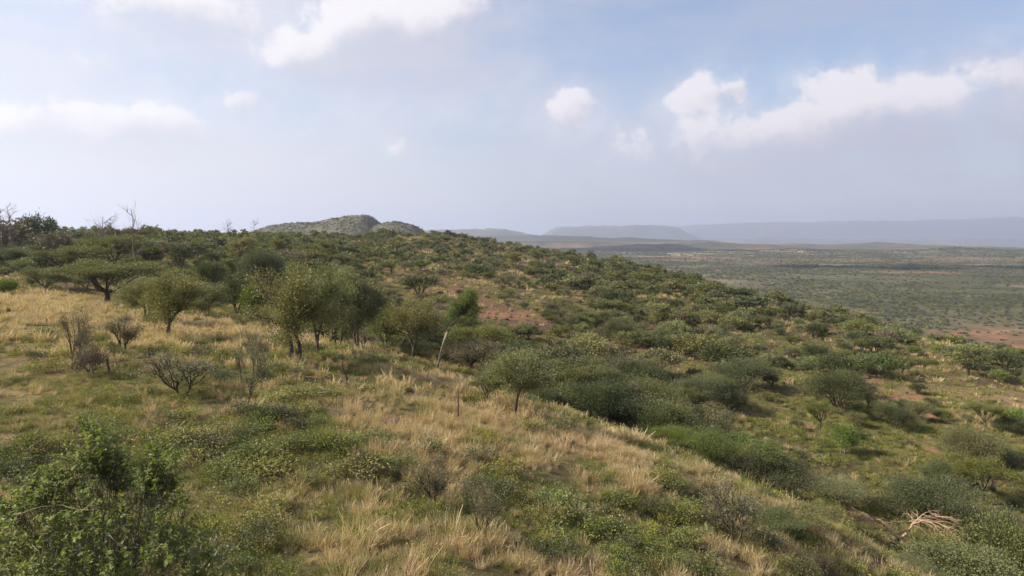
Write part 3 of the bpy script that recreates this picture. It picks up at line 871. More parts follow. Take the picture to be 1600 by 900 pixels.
# ---- the leaning tree with a pale trunk
def rel(px, py, y, base):
    return at_depth(px, py, y) - base

def leaning_tree():
    y = 56.0
    d = ray(685, 580); base = np.array([d[0] * y, y, float(height(d[0] * y, y))])
    o = new_obj('leaning_tree', None, None, base, 'leaning tree with pale crooked trunk and bright green crown', 'tree')
    g = np.random.default_rng(77)
    path = [np.array([0, 0, -0.3])] + [rel(px, py, y + dy, base) for px, py, dy in ((684, 572, 0), (690, 545, 0), (698, 520, .2), (704, 508, .3), (722, 492, .4), (738, 474, .5))]
    V, Fq = tubes([(np.array(path), [.12, .10, .085, .08, .075, .065, .04], 7)])
    new_obj('trunk', mesh_from('leaning_trunk', V, [Fq], [M['pale']], smooth=True), o)
    tips = []
    for px, py, r, n in ((732, 468, .75, 60), (716, 478, .65, 45), (742, 486, .6, 40), (704, 492, .55, 34), (738, 458, .5, 28)):
        c = rel(px, py, y + .4, base)
        e = g.normal(0, 1, (n, 3)); e /= np.linalg.norm(e, axis=1, keepdims=True)
        tips.append(c + e * (g.random((n, 1)) ** .5) * r)
    tips = np.concatenate(tips)
    br = []
    for t in tips[::2]:
        s = path[-1] if g.random() < .5 else path[-2]
        br.append((bez(s, (s + t) / 2 + g.normal(0, .15, 3), t, 4), [.03, .02, .012, .006], 3))
    V, Fq = tubes(br)
    tw = new_obj('branches', mesh_from('leaning_twigs', V, [Fq], [M['bark']]), o)
    pos = np.repeat(tips, 34, 0) + g.normal(0, .16, (len(tips) * 34, 3))
    V, Fq = leaves(g, pos, g.normal(0, 1, pos.shape), .10, .055)
    new_obj('crown', mesh_from('leaning_leaf', V, [Fq], [M['bright']]), o)
    PLACED.append((base[0], base[1], 1.2))
leaning_tree()

# ---- dead trees
def dead_tree(px, top, base_py, y, spread_px, label, seed, mat='twig', levels=3):
    p, h = spot(px, top, base_py, y)
    g = np.random.default_rng(seed)
    R = spread_px * p[1] / F_PX / 2
    o = new_obj('dead_tree', None, None, p, label, 'tree')
    lean = g.normal(0, .04, 2) * h
    t = np.linspace(0, 1, 9)
    tr = np.stack([lean[0] * t + g.normal(0, .012 * h, 9), lean[1] * t + g.normal(0, .012 * h, 9), t * h - .2], -1)
    r0 = .012 * h
    main = [(tr, np.linspace(r0 * 1.3, r0 * .25, 9), 6)]
    br = []
    for k in range(17):
        f = g.uniform(.38, .96); i = f * 8; a = tr[int(i)] + (tr[min(8, int(i) + 1)] - tr[int(i)]) * (i % 1)
        th = g.random() * 6.283; L = R * g.uniform(.5, 1.05) * (1.15 - .6 * abs(f - .7))
        e = a + np.array([math.cos(th) * L, math.sin(th) * L, L * g.uniform(.35, 1.0)])
        b = bez(a, (a + e) / 2 + np.array([0, 0, -.12 * L]) + g.normal(0, .1 * L, 3), e, 6)
        br.append((b, np.linspace(r0 * .42, r0 * .10, 6), 4))
        for q in range(5):
            s = b[g.integers(2, 6)]; d2 = (e - a) * .35 + g.normal(0, .32 * L, 3) + np.array([0, 0, .1 * L])
            c = bez(s, s + d2 * .5 + g.normal(0, .06 * L, 3), s + d2, 4)
            br.append((c, np.linspace(r0 * .17, r0 * .06, 4), 3))
            for w in range(3):
                s3 = c[g.integers(1, 4)]; d3 = d2 * .4 + g.normal(0, .14 * L, 3)
                br.append((np.array([s3, s3 + d3 * .5, s3 + d3]), [r0 * .09, r0 * .07, r0 * .045], 3))
    V, Fq = tubes(main); tk = new_obj('trunk', mesh_from('dead_trunk', V, [Fq], [M[mat]], smooth=True), o)
    V, Fq = tubes(br); new_obj('branches', mesh_from('dead_branches', V, [Fq], [M[mat]], smooth=True), tk)
dead_tree(219, 324, None, 92, 38, 'tall bare grey dead tree rising above the flat-topped acacias', 5)
dead_tree(161, 336, None, 120, 26, 'slim dead tree against the sky beside the tall dead one', 6)
dead_tree(10, 324, None, 120, 13, 'small dead treetop at the rim of the ridge, first of the twin pair', 7)
dead_tree(29, 319, None, 116, 20, 'forked dead treetop beside the dense dark skyline tree, second of the twin pair', 8)
dead_tree(181, 340, None, 150, 16, 'short dead stem between the slim and the tall dead trees on the skyline', 9)
dead_tree(361, 341, None, 260, 12, 'tiny dead tree poking above the skyline scrub beside the rocky hill', 10)
dead_tree(401, 344, None, 300, 10, 'tiny dead stem at the foot of the rocky hill on the skyline', 12)

def dead_umbrella():
    y = 40.0
    d = ray(1402, 500); base = np.array([d[0] * y, y, float(height(d[0] * y, y))])
    o = new_obj('dead_umbrella_tree', None, None, base, 'dead umbrella-shaped tree with pale tan V-forked limbs and flat bare branches', 'tree')
    g = np.random.default_rng(3)
    fork = rel(1405, 842, y, base)
    V, Fq = tubes([(bez(np.array([0, 0, -.3]), np.array([fork[0] * .5, 0, fork[2] * .5]), fork, 7), np.linspace(.13, .10, 7), 8)])
    tk = new_obj('trunk', mesh_from('umbrella_trunk', V, [Fq], [M['bark']], smooth=True), o)
    limbs = [[(1405, 842, 0), (1393, 831, .1), (1381, 819, .2), (1366, 813, .3), (1350, 808, .2)],
             [(1405, 842, 0), (1418, 833, -.2), (1424, 820, -.3), (1434, 812, -.3), (1442, 804, -.2)],
             [(1424, 820, -.3), (1440, 814, -.7), (1462, 816, -1.0), (1478, 824, -1.2)],
             [(1381, 819, .2), (1396, 816, .9), (1420, 815, 1.4), (1440, 812, 1.7)],
             [(1434, 812, -.3), (1455, 806, .8), (1475, 811, 1.5)],
             [(1381, 819, .2), (1372, 815, -.8), (1362, 806, -1.5)]]
    br = []; fine = []
    for li, L in enumerate(limbs):
        P = np.array([rel(a, b, y + c, base) for a, b, c in L])
        tt = np.linspace(0, len(P) - 1, 10)
        P = np.stack([np.interp(tt, np.arange(len(P)), P[:, k]) for k in range(3)], -1) + g.normal(0, .015, (10, 3))
        r = .085 if li < 2 else .05
        br.append((P, np.linspace(r, r * .35, 10), 6))
        for q in range(9):
            i = g.integers(4, 10); s = P[i]
            dr = (P[-1] - P[0]); dr[2] = 0; dr /= np.linalg.norm(dr) + 1e-9
            th = g.uniform(-1.3, 1.3); dr = np.array([dr[0] * math.cos(th) - dr[1] * math.sin(th), dr[0] * math.sin(th) + dr[1] * math.cos(th), 0])
            Ln = g.uniform(.5, 1.25)
            e = s + dr * Ln + np.array([0, 0, g.uniform(-.32, .16) * Ln])
            b = bez(s, (s + e) / 2 + np.array([0, 0, .14]) + g.normal(0, .06, 3), e, 6)
            fine.append((b, np.linspace(.026, .010, 6), 4))
            for w in range(7):
                s2 = b[g.integers(2, 6)]; d2 = dr * g.uniform(.15, .5) + g.normal(0, .16, 3); d2[2] -= .06
                fine.append((bez(s2, s2 + d2 * .5 + g.normal(0, .04, 3), s2 + d2, 4), [.010, .009, .007, .005], 3))
    for n, b in enumerate(br):
        V, Fq = tubes([b]); new_obj('limb', mesh_from('umbrella_limb', V, [Fq], [M['tan']], smooth=True), tk)
    V, Fq = tubes(fine); new_obj('twigs', mesh_from('umbrella_twigs', V, [Fq], [M['tan']], smooth=True), o, kind='stuff')
    PLACED.append((base[0], base[1], 2.4))
dead_umbrella()

# ---- the broad-leaved shrub close by
def ovate(L, W):
    v = np.array([[0, 0, 0], [W * .42, L * .30, .10 * W], [W * .38, L * .68, .10 * W], [0, L, -.12 * L], [-W * .38, L * .68, .10 * W], [-W * .42, L * .30, .10 * W], [0, L * .5, -.05 * L]])
    return v, np.array([[0, 1, 2, 6], [6, 2, 3, 3], [0, 6, 4, 5], [6, 3, 3, 4]])

def broadleaf():
    y = 9.6
    d = ray(128, 700); base = np.array([d[0] * y, y, float(height(d[0] * y, y))])
    o = new_obj('broadleaf_shrub', None, None, base, 'large leafy green shrub with oval leaves and pale trailing twigs', 'shrub')
    g = np.random.default_rng(12)
    ex = []
    for px, a, b, n, sp in ((142, 640, 730, 26, .10), (165, 668, 735, 14, .10), (118, 690, 740, 12, .12), (250, 690, 760, 26, .14), (232, 715, 760, 14, .12), (272, 704, 750, 10, .08), (60, 735, 780, 14, .14), (20, 775, 810, 12, .14), (195, 700, 760, 14, .12), (90, 720, 770, 14, .14)):
        for k in range(n):
            ex.append(rel(px + g.normal(0, 7), a + (b - a) * g.random() ** .7, y + g.normal(0, .2), base) + g.normal(0, sp * .4, 3))
    H, R = 3.25, 1.9
    e = g.normal(0, 1, (1100, 3)); e /= np.linalg.norm(e, axis=1, keepdims=True); e[:, 2] = np.abs(e[:, 2]) * 1.25 - .25
    fill = e * (g.random((1100, 1)) ** .33) * np.array([R, R, H * .55]) * (1 + .12 * np.sin(e[:, :1] * 5 + e[:, 1:2] * 4)) + np.array([0, 0, H * .44])
    fill[:, 2] = np.maximum(fill[:, 2], .1)
    ex = list(ex) + list(fill)
    w, l = grow(501, 'dome', H, R, 120, 0, .08, .05, stems=6, fork=.2, r0=.026, limbs=7, subs=6, extra=np.array(ex)[::4])
    new_obj('stems', mesh_from('shrub_stems', w[0], [w[1]], [M['twig']], smooth=True), o)
    tips = np.concatenate([crown_points(np.random.default_rng(501), 'dome', H, R, 120), np.array(ex)])
    m0 = len(ex) - 1100; tips = np.concatenate([np.array(ex[:m0]), tips[g.permutation(len(tips))[:850]]])
    k = 19; T = len(tips)
    outw = tips - np.array([0, 0, H * .35]); outw /= np.linalg.norm(outw, axis=1, keepdims=True)
    sdir = outw * .55 + np.array([0, 0, .55]) + g.normal(0, .38, (T, 3)); sdir /= np.linalg.norm(sdir, axis=1, keepdims=True)
    slen = g.uniform(.22, .52, T)
    sbase = tips - sdir * slen[:, None] * .55
    bend = g.normal(0, .10, (T, 3)) - np.array([0, 0, .06])
    path = lambda t: sbase[:, None] + sdir[:, None] * (slen[:, None] * t)[..., None] + bend[:, None] * (t ** 2)[..., None]
    tt = np.tile(np.linspace(.06, 1, k), (T, 1)) + g.normal(0, .02, (T, k))
    pos = path(tt).reshape(-1, 3); n = len(pos)
    sd3 = np.repeat(sdir, k, 0); outw = np.repeat(outw, k, 0)
    side = np.cross(sd3, g.normal(0, 1, (n, 3))); side /= np.linalg.norm(side, axis=1, keepdims=True) + 1e-9
    a = side * .85 + sd3 * .45 + np.array([0, 0, -.12]) + g.normal(0, .22, (n, 3)); a /= np.linalg.norm(a, axis=1, keepdims=True)
    nn = g.normal(0, .45, (n, 3)) + np.array([0, 0, 1.0]) + outw * .2
    b = np.cross(a, nn); b /= np.linalg.norm(b, axis=1, keepdims=True); c = np.cross(b, a)
    pp = path(np.tile(np.linspace(-.3, 1, 5), (T, 1)))
    V, Fq = tubes([(pp[q], [.006, .005, .004, .003, .002], 3) for q in range(T)])
    new_obj('shoots', mesh_from('shrub_shoots', V, [Fq], [M['twig']], smooth=True), o, kind='stuff')
    S = g.uniform(.45, 1.2, n) * np.tile(1.15 - .55 * np.linspace(0, 1, k) ** 3, T)
    lv, lf = ovate(.075, .046)
    tri = np.array([[0, 1, 6], [1, 2, 6], [2, 3, 6], [3, 4, 6], [4, 5, 6], [5, 0, 6]])
    # the leaves on the side turned to the open slope are single parts; the rest form one mass
    score = (pos @ np.array([.35, -.75, .55])) / H + S * .35 + g.normal(0, .06, n)
    order = np.argsort(-score)
    single = order[:1500][g.choice(1500, 290, replace=False)]
    rest = np.setdiff1d(np.arange(n), single)
    local = lambda i: pos[i][:, None, :] + S[i][:, None, None] * (lv[None, :, 0:1] * b[i][:, None] + lv[None, :, 1:2] * a[i][:, None] + lv[None, :, 2:3] * c[i][:, None])
    V = local(rest).reshape(-1, 3)
    Fc = (tri[None] + 7 * np.arange(len(rest))[:, None, None]).reshape(-1, 3)
    fol = new_obj('foliage', mesh_from('shrub_foliage', V, [Fc], [M['broad']], smooth=True), o, kind='stuff')
    lm = mesh_from('shrub_leaf', lv, [tri], [M['broad']], smooth=True)
    for i in single:
        q = new_obj('leaf', lm, fol, pos[i])
        q.rotation_euler = Matrix((b[i], a[i], c[i])).transposed().to_euler()
        q.scale = (S[i] * 1.1,) * 3
    # pale trailing twigs
    for k, row in enumerate((((20, 805), (60, 792), (100, 790), (138, 798)), ((170, 838), (165, 830), (185, 850), (205, 856)), ((50, 850), (62, 866), (80, 884)), ((170, 830), (172, 850), (183, 872)))):
        yy = y - 1.35 if row[0][0] < 300 else y + .6
        P = np.array([rel(px, py, yy + g.normal(0, .08), base) for px, py in row])
        tt = np.linspace(0, len(P) - 1, 9)
        P = np.stack([np.interp(tt, np.arange(len(P)), P[:, q]) for q in range(3)], -1) + g.normal(0, .01, (9, 3))
        V, Fq = tubes([(P, np.linspace(.0055, .003, 9), 5)])
        new_obj('twig', mesh_from('pale_twig', V, [Fq], [M['pale']], smooth=True), o)
    PLACED.append((base[0], base[1], 1.6))
broadleaf()

# ---- fence posts and stumps
def post(px, top, base_py, lean, label, name='fence_post', crook=0.0, r=0.055):
    p, h = spot(px, top, base_py)
    g = np.random.default_rng(int(px))
    n = 9; t = np.linspace(0, 1, n)
    P = np.stack([lean * t * h + crook * np.sin(t * 5.0) * .12 + g.normal(0, .006, n), g.normal(0, .006, n), t * (h + .25) - .25], -1)
    P = np.concatenate([P, P[-1:] + np.array([[0, 0, .004]])])
    rad = np.append(r * g.uniform(.88, 1.12, n), .004)
    V, Fq = tubes([(P, rad, 9)])
    if crook:
        e = P[7]; b = bez(e, e + np.array([.08, 0, .12]), e + np.array([.02, 0, .30]), 5)
        V2, F2 = tubes([(b, np.linspace(r * .6, r * .3, 5), 6)]); 
        Fq = np.concatenate([Fq, F2 + len(V)]); V = np.concatenate([V, V2])
    new_obj(name, mesh_from(name, V, [Fq], [M['post']], smooth=True), None, p, label, 'post' if name == 'fence_post' else 'stump')
post(172, 558, 584, -.16, 'leaning weathered wooden fence post in dry grass by the dark bare shrub')
post(232, 543, 559, .03, 'short upright wooden fence post beside the grey many-stemmed shrub')
post(538, 568, 598, .02, 'crooked dead stump with a broken fork in the grass before the grove', 'tree_stump', 1.0, .06)
post(716, 612, 656, .0, 'thin dark dead stake in tall dry grass below the spur crest', 'dead_stake', 0.0, .035)

# ---- rocks and little earth banks
def rock_mesh(seed):
    g = np.random.default_rng(seed)
    import bmesh
    bm = bmesh.new(); bmesh.ops.create_icosphere(bm, subdivisions=3, radius=1.0)
    pl = g.normal(0, 1, (9, 3)); pl /= np.linalg.norm(pl, axis=1, keepdims=True); dd = g.uniform(.55, .9, 9)
    for v in bm.verts:
        c = np.array(v.co)
        for q, dq in zip(pl, dd):
            t = c @ q - dq
            if t > 0: c = c - q * t * .9
        c = c * (1 + .10 * (vnoise(c[0] * 3 + seed, c[1] * 3 + c[2] * 2) - .5))
        v.co = Vector(c)
    me = bpy.data.meshes.new('rock'); bm.to_mesh(me); bm.free()
    m = M.get('rock')
    if m is None:
        m, N, out = mat_new('brown_rock')
        geo = N.new('ShaderNodeNewGeometry')
        n = N.noise(geo.outputs['Position'], 5.0, 6, .7)
        p = N.new('ShaderNodeBsdfPrincipled'); p.inputs['Roughness'].default_value = .92; p.inputs['Specular IOR Level'].default_value = .15
        N.l.new(N.mix(N.smooth(n, .3, .7), (.070, .050, .038), (.190, .125, .088)), p.inputs['Base Color'])
        b = N.new('ShaderNodeBump'); b.inputs['Strength'].default_value = .8; b.inputs['Distance'].default_value = .04
        N.l.new(n, b.inputs['Height']); N.l.new(b.outputs[0], p.inputs['Normal'])
        N.l.new(p.outputs[0], out.inputs['Surface']); M['rock'] = m
    me.materials.append(m)
    return me
ROCKS = [rock_mesh(k) for k in range(4)]
for k, (px, py, w, label) in enumerate([
        (884, 694, 34, 'dark flat rock at the edge of the dry grass crest'), (902, 700, 22, 'smaller dark rock lying beside the flat crest rock'),
        (932, 832, 30, 'dark brown rock half hidden by green herbs'), (942, 842, 20, 'small brown rock touching the herb-hidden one'),
        (1098, 858, 30, 'upper rock of the brown ledge on the lower spur'), (1114, 868, 30, 'second rock down the brown ledge on the lower spur'),
        (1126, 880, 28, 'third rock down the brown ledge on the lower spur'), (1140, 892, 26, 'lowest rock of the brown ledge on the lower spur'),
        (612, 662, 36, 'dark rock in the earth bank under the grove slope'), (634, 664, 24, 'smaller dark rock in the earth bank under the grove slope'),
        (1030, 832, 22, 'brown rock on the bare soil between herb clumps'), (566, 700, 18, 'small brown stone among green foreground herbs')]):
    p = hit(px, py); s = w * p[1] / F_PX / 2
    o = new_obj('rock', ROCKS[k % 4], None, (p[0], p[1], p[2] + s * .12), label, 'rock')
    o.rotation_euler = (0.1, 0.15, k * 1.9); o.scale = (s, s * .8, s * .5)

# ------------------------------------------------------------------ what the camera's side of the land shows
_u = np.linspace(-1.0, 1.0, 321)
_ys = 6.0 * (900 / 6.0) ** np.linspace(0, 1, 260)
_slope = height(_u[:, None] * _ys[None], np.broadcast_to(_ys, (321, 260))) / _ys[None]
_hor = np.maximum.accumulate(_slope, 1)
def in_view(x, y, z, margin=0.012):
    i = np.clip(((x / np.maximum(y, .1)) + 1) * 160, 0, 320).astype(int)
    j = np.clip(np.log(np.maximum(y, 6) / 6.0) / math.log(150) * 259 - 1.5, 0, 259).astype(int)
    return z / np.maximum(y, .1) > _hor[i, j] - margin

def wedge(g, y0, y1, per_m2, umax=0.86):
    area = umax * (y1 ** 2 - y0 ** 2)
    n = int(area * per_m2)
    y = np.sqrt(g.uniform(y0 ** 2, y1 ** 2, n)); x = y * g.uniform(-umax, umax, n)
    return x, y

# ------------------------------------------------------------------ scatter of look-alike bushes
def scatter_scrub():
    g = np.random.default_rng(99)
    x, y = wedge(g, 44, 430, 0.32)
    px = to_px(x, y)
    z = height(x, y)
    patchy = fbm(x / 16, y / 16, 3, 41); big = fbm(x / 60, y / 60, 3, 42)
    crest = np.interp(px, CREST_PX, CREST_Y)
    dens = np.full(len(x), 0.036)
    dens = np.where((px < 600) & (y > 95), 0.058, dens)
    dens = np.where((px > 540) & (px < 880) & (y > 70) & (y < 240), 0.032, dens)
    dens = np.where((px > 850) & (px < 1350) & (y > 95) & (y < 260), 0.075, dens)
    dens = np.where((px > 620) & (y < crest * 1.75) & (y < 75), 0.105, dens)
    dens = np.where((px > 1050) & (y > 48) & (y < 95), 0.022, dens)
    dens = np.where(y > 240, 0.055, dens)
    dens = dens * np.clip(0.35 + 2.6 * sstep(.38, .62, patchy) * (0.5 + big), 0, 2.4)
    dens = dens * np.clip(1 - 1.4 * np.maximum(red_map(x, y), 0.8 * dry_map(x, y)), 0.02, 1)
    keep = (g.random(len(x)) < dens / 0.32 * 1.75) & (y > crest * 1.04) & (z > -48) & ~((px > 585) & (px < 775) & (y < 63)) & ~((px > 1210) & (px < 1500) & (y < 49))
    x, y, z, px = x[keep], y[keep], z[keep], px[keep]
    h = np.clip(g.lognormal(math.log(1.2), 0.52, len(x)), 0.45, 3.6)
    gully = (px > 620) & (y < np.interp(px, CREST_PX, CREST_Y) * 1.75) & (y < 75)
    h = np.where(gully, h * 1.2, h)
    ok = in_view(x, y, z + h, 0.008)
    x, y, z, px, h, gully = x[ok], y[ok], z[ok], px[ok], h[ok], gully[ok]
    # not inside one another nor inside the single plants
    order = np.argsort(-h / y); cell = {}
    for cx, cy, r in PLACED:
        cell.setdefault((int(cx // 8), int(cy // 8)), []).append((cx, cy, r))
    fams = ['dome', 'olivebush', 'umbrella', 'round', 'greyshrub', 'brownbush', 'brightbush', 'leafless']
    names = {'dome': BUSH, 'olivebush': BUSH, 'brownbush': BUSH, 'brightbush': BUSH, 'umbrella': TREE, 'round': TREE, 'leafless': SHRUB, 'greyshrub': SHRUB}
    look = {'dome': 'dark green rounded thorn bush', 'olivebush': 'olive rounded thorn bush', 'brownbush': 'brownish half-dry thorn bush', 'brightbush': 'fresh bright green bush', 'umbrella': 'flat-topped dark-stemmed acacia',
            'round': 'round-crowned olive acacia', 'leafless': 'pale leafless dry shrub', 'greyshrub': 'grey thinly leaved shrub'}
    rest = {k: [] for k in fams}
    n_obj = {TREE: COUNT.get(TREE, 0), BUSH: COUNT.get(BUSH, 0), SHRUB: COUNT.get(SHRUB, 0)}
    for i in order:
        key = (int(x[i] // 8), int(y[i] // 8)); bad = False
        for a in (-1, 0, 1):
            for b in (-1, 0, 1):
                for cx, cy, r in cell.get((key[0] + a, key[1] + b), ()):
                    if (x[i] - cx) ** 2 + (y[i] - cy) ** 2 < (r + h[i] * .24) ** 2: bad = True; break
        if bad: continue
        cell.setdefault(key, []).append((x[i], y[i], h[i] * .38))
        u = g.random()
        if gully[i]: w = (.40, .30, .03, .08, .08, .02, .06, .03)
        elif px[i] < 620: w = (.24, .28, .11, .08, .16, .06, .03, .04)
        elif px[i] < 880: w = (.20, .24, .06, .08, .18, .16, .03, .05)
        else: w = (.30, .34, .06, .06, .10, .03, .07, .04)
        f = fams[int(np.searchsorted(np.cumsum(w), u * sum(w)))]
        hh = h[i] * {'umbrella': 1.25, 'round': 1.3, 'bright': 1.1, 'dome': .95, 'greyshrub': .9}.get(f, .85)
        if f == 'brightbush': hh = min(hh, 1.5)
        nm = names[f]
        if y[i] > 240:
            zone = ('on the skyline behind the tall dead tree' if px[i] < 330 else 'on the skyline before the rocky hill' if px[i] < 680 else 'on the far shoulder dropping to the plain')
        elif gully[i]: zone = 'in the gully below the grassy spur'
        elif px[i] < 330: zone = 'in the ridge scrub behind the flat-topped acacias'
        elif px[i] < 620: zone = 'in the ridge scrub behind the grove' if y[i] < 150 else 'on the upper ridge between grove and rocky hill'
        elif px[i] < 880: zone = 'on the red stony hillside beyond the leaning tree' if y[i] < 150 else 'on the upper slope above the red stones'
        elif y[i] < 100: zone = 'on the herb slope by the red soil strip'
        else: zone = 'on the middle slope beyond the gully' if px[i] < 1150 else ('on the slope above the red soil strip' if px[i] < 1400 else 'on the outer slope beside the plain')
        wd = g.uniform(.85, 1.45)
        size = ('narrow ' if wd < .92 else 'wide ' if wd > 1.15 else '') + 'low' if hh < 1.5 else ('narrow ' if wd < .92 else 'wide ' if wd > 1.15 else '') + ('tall' if hh > 2.9 else 'middle-sized')
        app = hh * F_PX / y[i]
        if n_obj[nm] < 298 and app > 7:
            n_obj[nm] += 1
            plant(f, nm, (x[i], y[i], z[i]), hh, f'{size} {look[f]} {zone}', {TREE: 'tree', BUSH: 'bush', SHRUB: 'shrub'}[nm], (look[f] + 's ' + zone).replace('bushs', 'bushes'), parts=app > 24, wide=wd)
        else:
            rest[f].append((x[i], y[i], z[i], hh))
    return rest

# ------------------------------------------------------------------ masses nobody could count: points that carry copies of a few small meshes
def mass(name, label, cat, xyz, rotz, scale, idx, sources, tilt=None):
    src = bpy.data.collections.new(name + '_kinds')
    for k, me in enumerate(sources):
        src.objects.link(bpy.data.objects.new(f'{name}_kind_{k:02d}', me))
    me = bpy.data.meshes.new(name)
    n = len(xyz)
    me.vertices.add(n); me.vertices.foreach_set('co', np.asarray(xyz, np.float32).ravel())
    rot = np.zeros((n, 3), np.float32); rot[:, 2] = rotz
    if tilt is not None: rot[:, :2] = tilt
    a = me.attributes.new('turn', 'FLOAT_VECTOR', 'POINT'); a.data.foreach_set('vector', rot.ravel())
    a = me.attributes.new('size', 'FLOAT_VECTOR', 'POINT'); a.data.foreach_set('vector', np.asarray(scale, np.float32).ravel())
    a = me.attributes.new('pick', 'INT', 'POINT'); a.data.foreach_set('value', np.asarray(idx, np.int32))
    o = new_obj(name, me, None, None, label, cat, kind='stuff')
    t = bpy.data.node_groups.new(name, 'GeometryNodeTree')
    t.interface.new_socket('Geometry', in_out='INPUT', socket_type='NodeSocketGeometry')
    t.interface.new_socket('Geometry', in_out='OUTPUT', socket_type='NodeSocketGeometry')
    gi = t.nodes.new('NodeGroupInput'); go = t.nodes.new('NodeGroupOutput')
    ci = t.nodes.new('GeometryNodeCollectionInfo'); ci.inputs['Collection'].default_value = src
    ci.inputs['Separate Children'].default_value = True; ci.inputs['Reset Children'].default_value = True
    ip = t.nodes.new('GeometryNodeInstanceOnPoints')
    ip.inputs['Pick Instance'].default_value = True
    def attr(nm, dt):
        q = t.nodes.new('GeometryNodeInputNamedAttribute'); q.data_type = dt; q.inputs['Name'].default_value = nm
        return [s for s in q.outputs if s.enabled and s.name == 'Attribute'][0]
    t.links.new(gi.outputs[0], ip.inputs['Points']); t.links.new(ci.outputs[0], ip.inputs['Instance'])
    t.links.new(attr('pick', 'INT'), ip.inputs['Instance Index'])
    t.links.new(attr('turn', 'FLOAT_VECTOR'), ip.inputs['Rotation'])
    t.links.new(attr('size', 'FLOAT_VECTOR'), ip.inputs['Scale'])
    t.links.new(ip.outputs[0], go.inputs[0])
    md = o.modifiers.new('scatter', 'NODES'); md.node_group = t
    return o

def scatter_low():
    g = np.random.default_rng(321)
    x, y = wedge(g, 11, 46, 1.4, .78)
    k = on_spur(x, y)
    x, y = x[k], y[k]
    w = np.clip(.25 + green_map(x, y) - .5 * dry_map(x, y) + 1.2 * (fbm(x / 4, y / 4, 3, 71) - .5), .02, 1)
    k = (g.random(len(x)) < w) & (x / y > -.78)
    x, y = x[k], y[k]
    z = height(x, y)
    k = in_view(x, y, z + .4, .0) & (np.abs(to_px(x, y) - 800) < 820) & (F_PX * -(z + .3) / y < 570)
    x, y, z = x[k], y[k], z[k]
    s = g.uniform(.32, .75, len(x))
    order = np.argsort(-s / y)[:295]
    for i in order:
        f = ('mound', 'yellowmound', 'darkmound')[int(np.searchsorted([.42, .66, 1.0], g.random()))]
        look = {'mound': 'leafy green low shrub', 'yellowmound': 'yellow-green low shrub', 'darkmound': 'dark green low shrub'}[f]
        px = float(to_px(x[i], y[i]))
        near = (('beside the broad-leaved shrub' if y[i] < 18 else 'around the bare shrubs by the fence posts' if y[i] > 26 else 'on the green bank above the broad-leaved shrub') if px < 420 else
                ('in the tussock grass round the thin grey shrubs' if y[i] < 22 else 'on the green bank below the grove' if px < 700 else 'on the grass below the crest trees') if px < 880 else
                ('among the brown rocks of the lower spur' if y[i] < 23 else 'along the dry crest above the gully'))
        wd = g.uniform(.85, 1.5)
        shape = 'spreading' if wd > 1.2 else 'rounded'
        size = 'small' if s[i] < .45 else 'large' if s[i] > .62 else 'knee-high'
        plant(f, 'low_shrub', (x[i], y[i], z[i]), s[i], f'{size} {shape} {look} {near}', 'shrub', f'{look}s {near}', lod=0, parts=False, wide=wd)
scatter_low()
rest = scatter_scrub()
src = []; rows = []; pick = []; hs = []
for f, lst in rest.items():
    if not lst: continue
    off = len(src); near_f, far_f = FAM[f][1], FAM[f][2]
    src += [p.whole for p in near_f + far_f]
    for q in lst:
        a, b = (0, len(near_f)) if q[1] < 150 else (len(near_f), len(far_f))
        k = a + int(rng.integers(0, b))
        rows.append(q[:3]); hs.append(q[3] / (near_f + far_f)[k].H); pick.append(off + k)
if rows:
    mass('hillside_scrub', 'mass of small thorn scrub covering the hillsides between the larger bushes', 'scrub', rows, rng.random(len(rows)) * 6.283, np.repeat(np.array(hs)[:, None], 3, 1), pick, src)

# ---- scrub of the plain and of the rocky hill
def clump_mesh(seed, mat, n=70):
    g = np.random.default_rng(seed)
    k = g.normal(0, 1, (n, 3)); k /= np.linalg.norm(k, axis=1, keepdims=True); k[:, 2] = np.abs(k[:, 2])
    pos = k * (g.random((n, 1)) ** .4) * np.array([1.0, 1.0, .75]) * (1 + .35 * np.sin(np.arctan2(k[:, 1], k[:, 0]) * 3 + seed)[:, None])
    V, Fq = leaves(g, pos + np.array([0, 0, .12]), k, .55, .34, .6)
    return mesh_from('scrub_clump', V, [Fq], [mat])

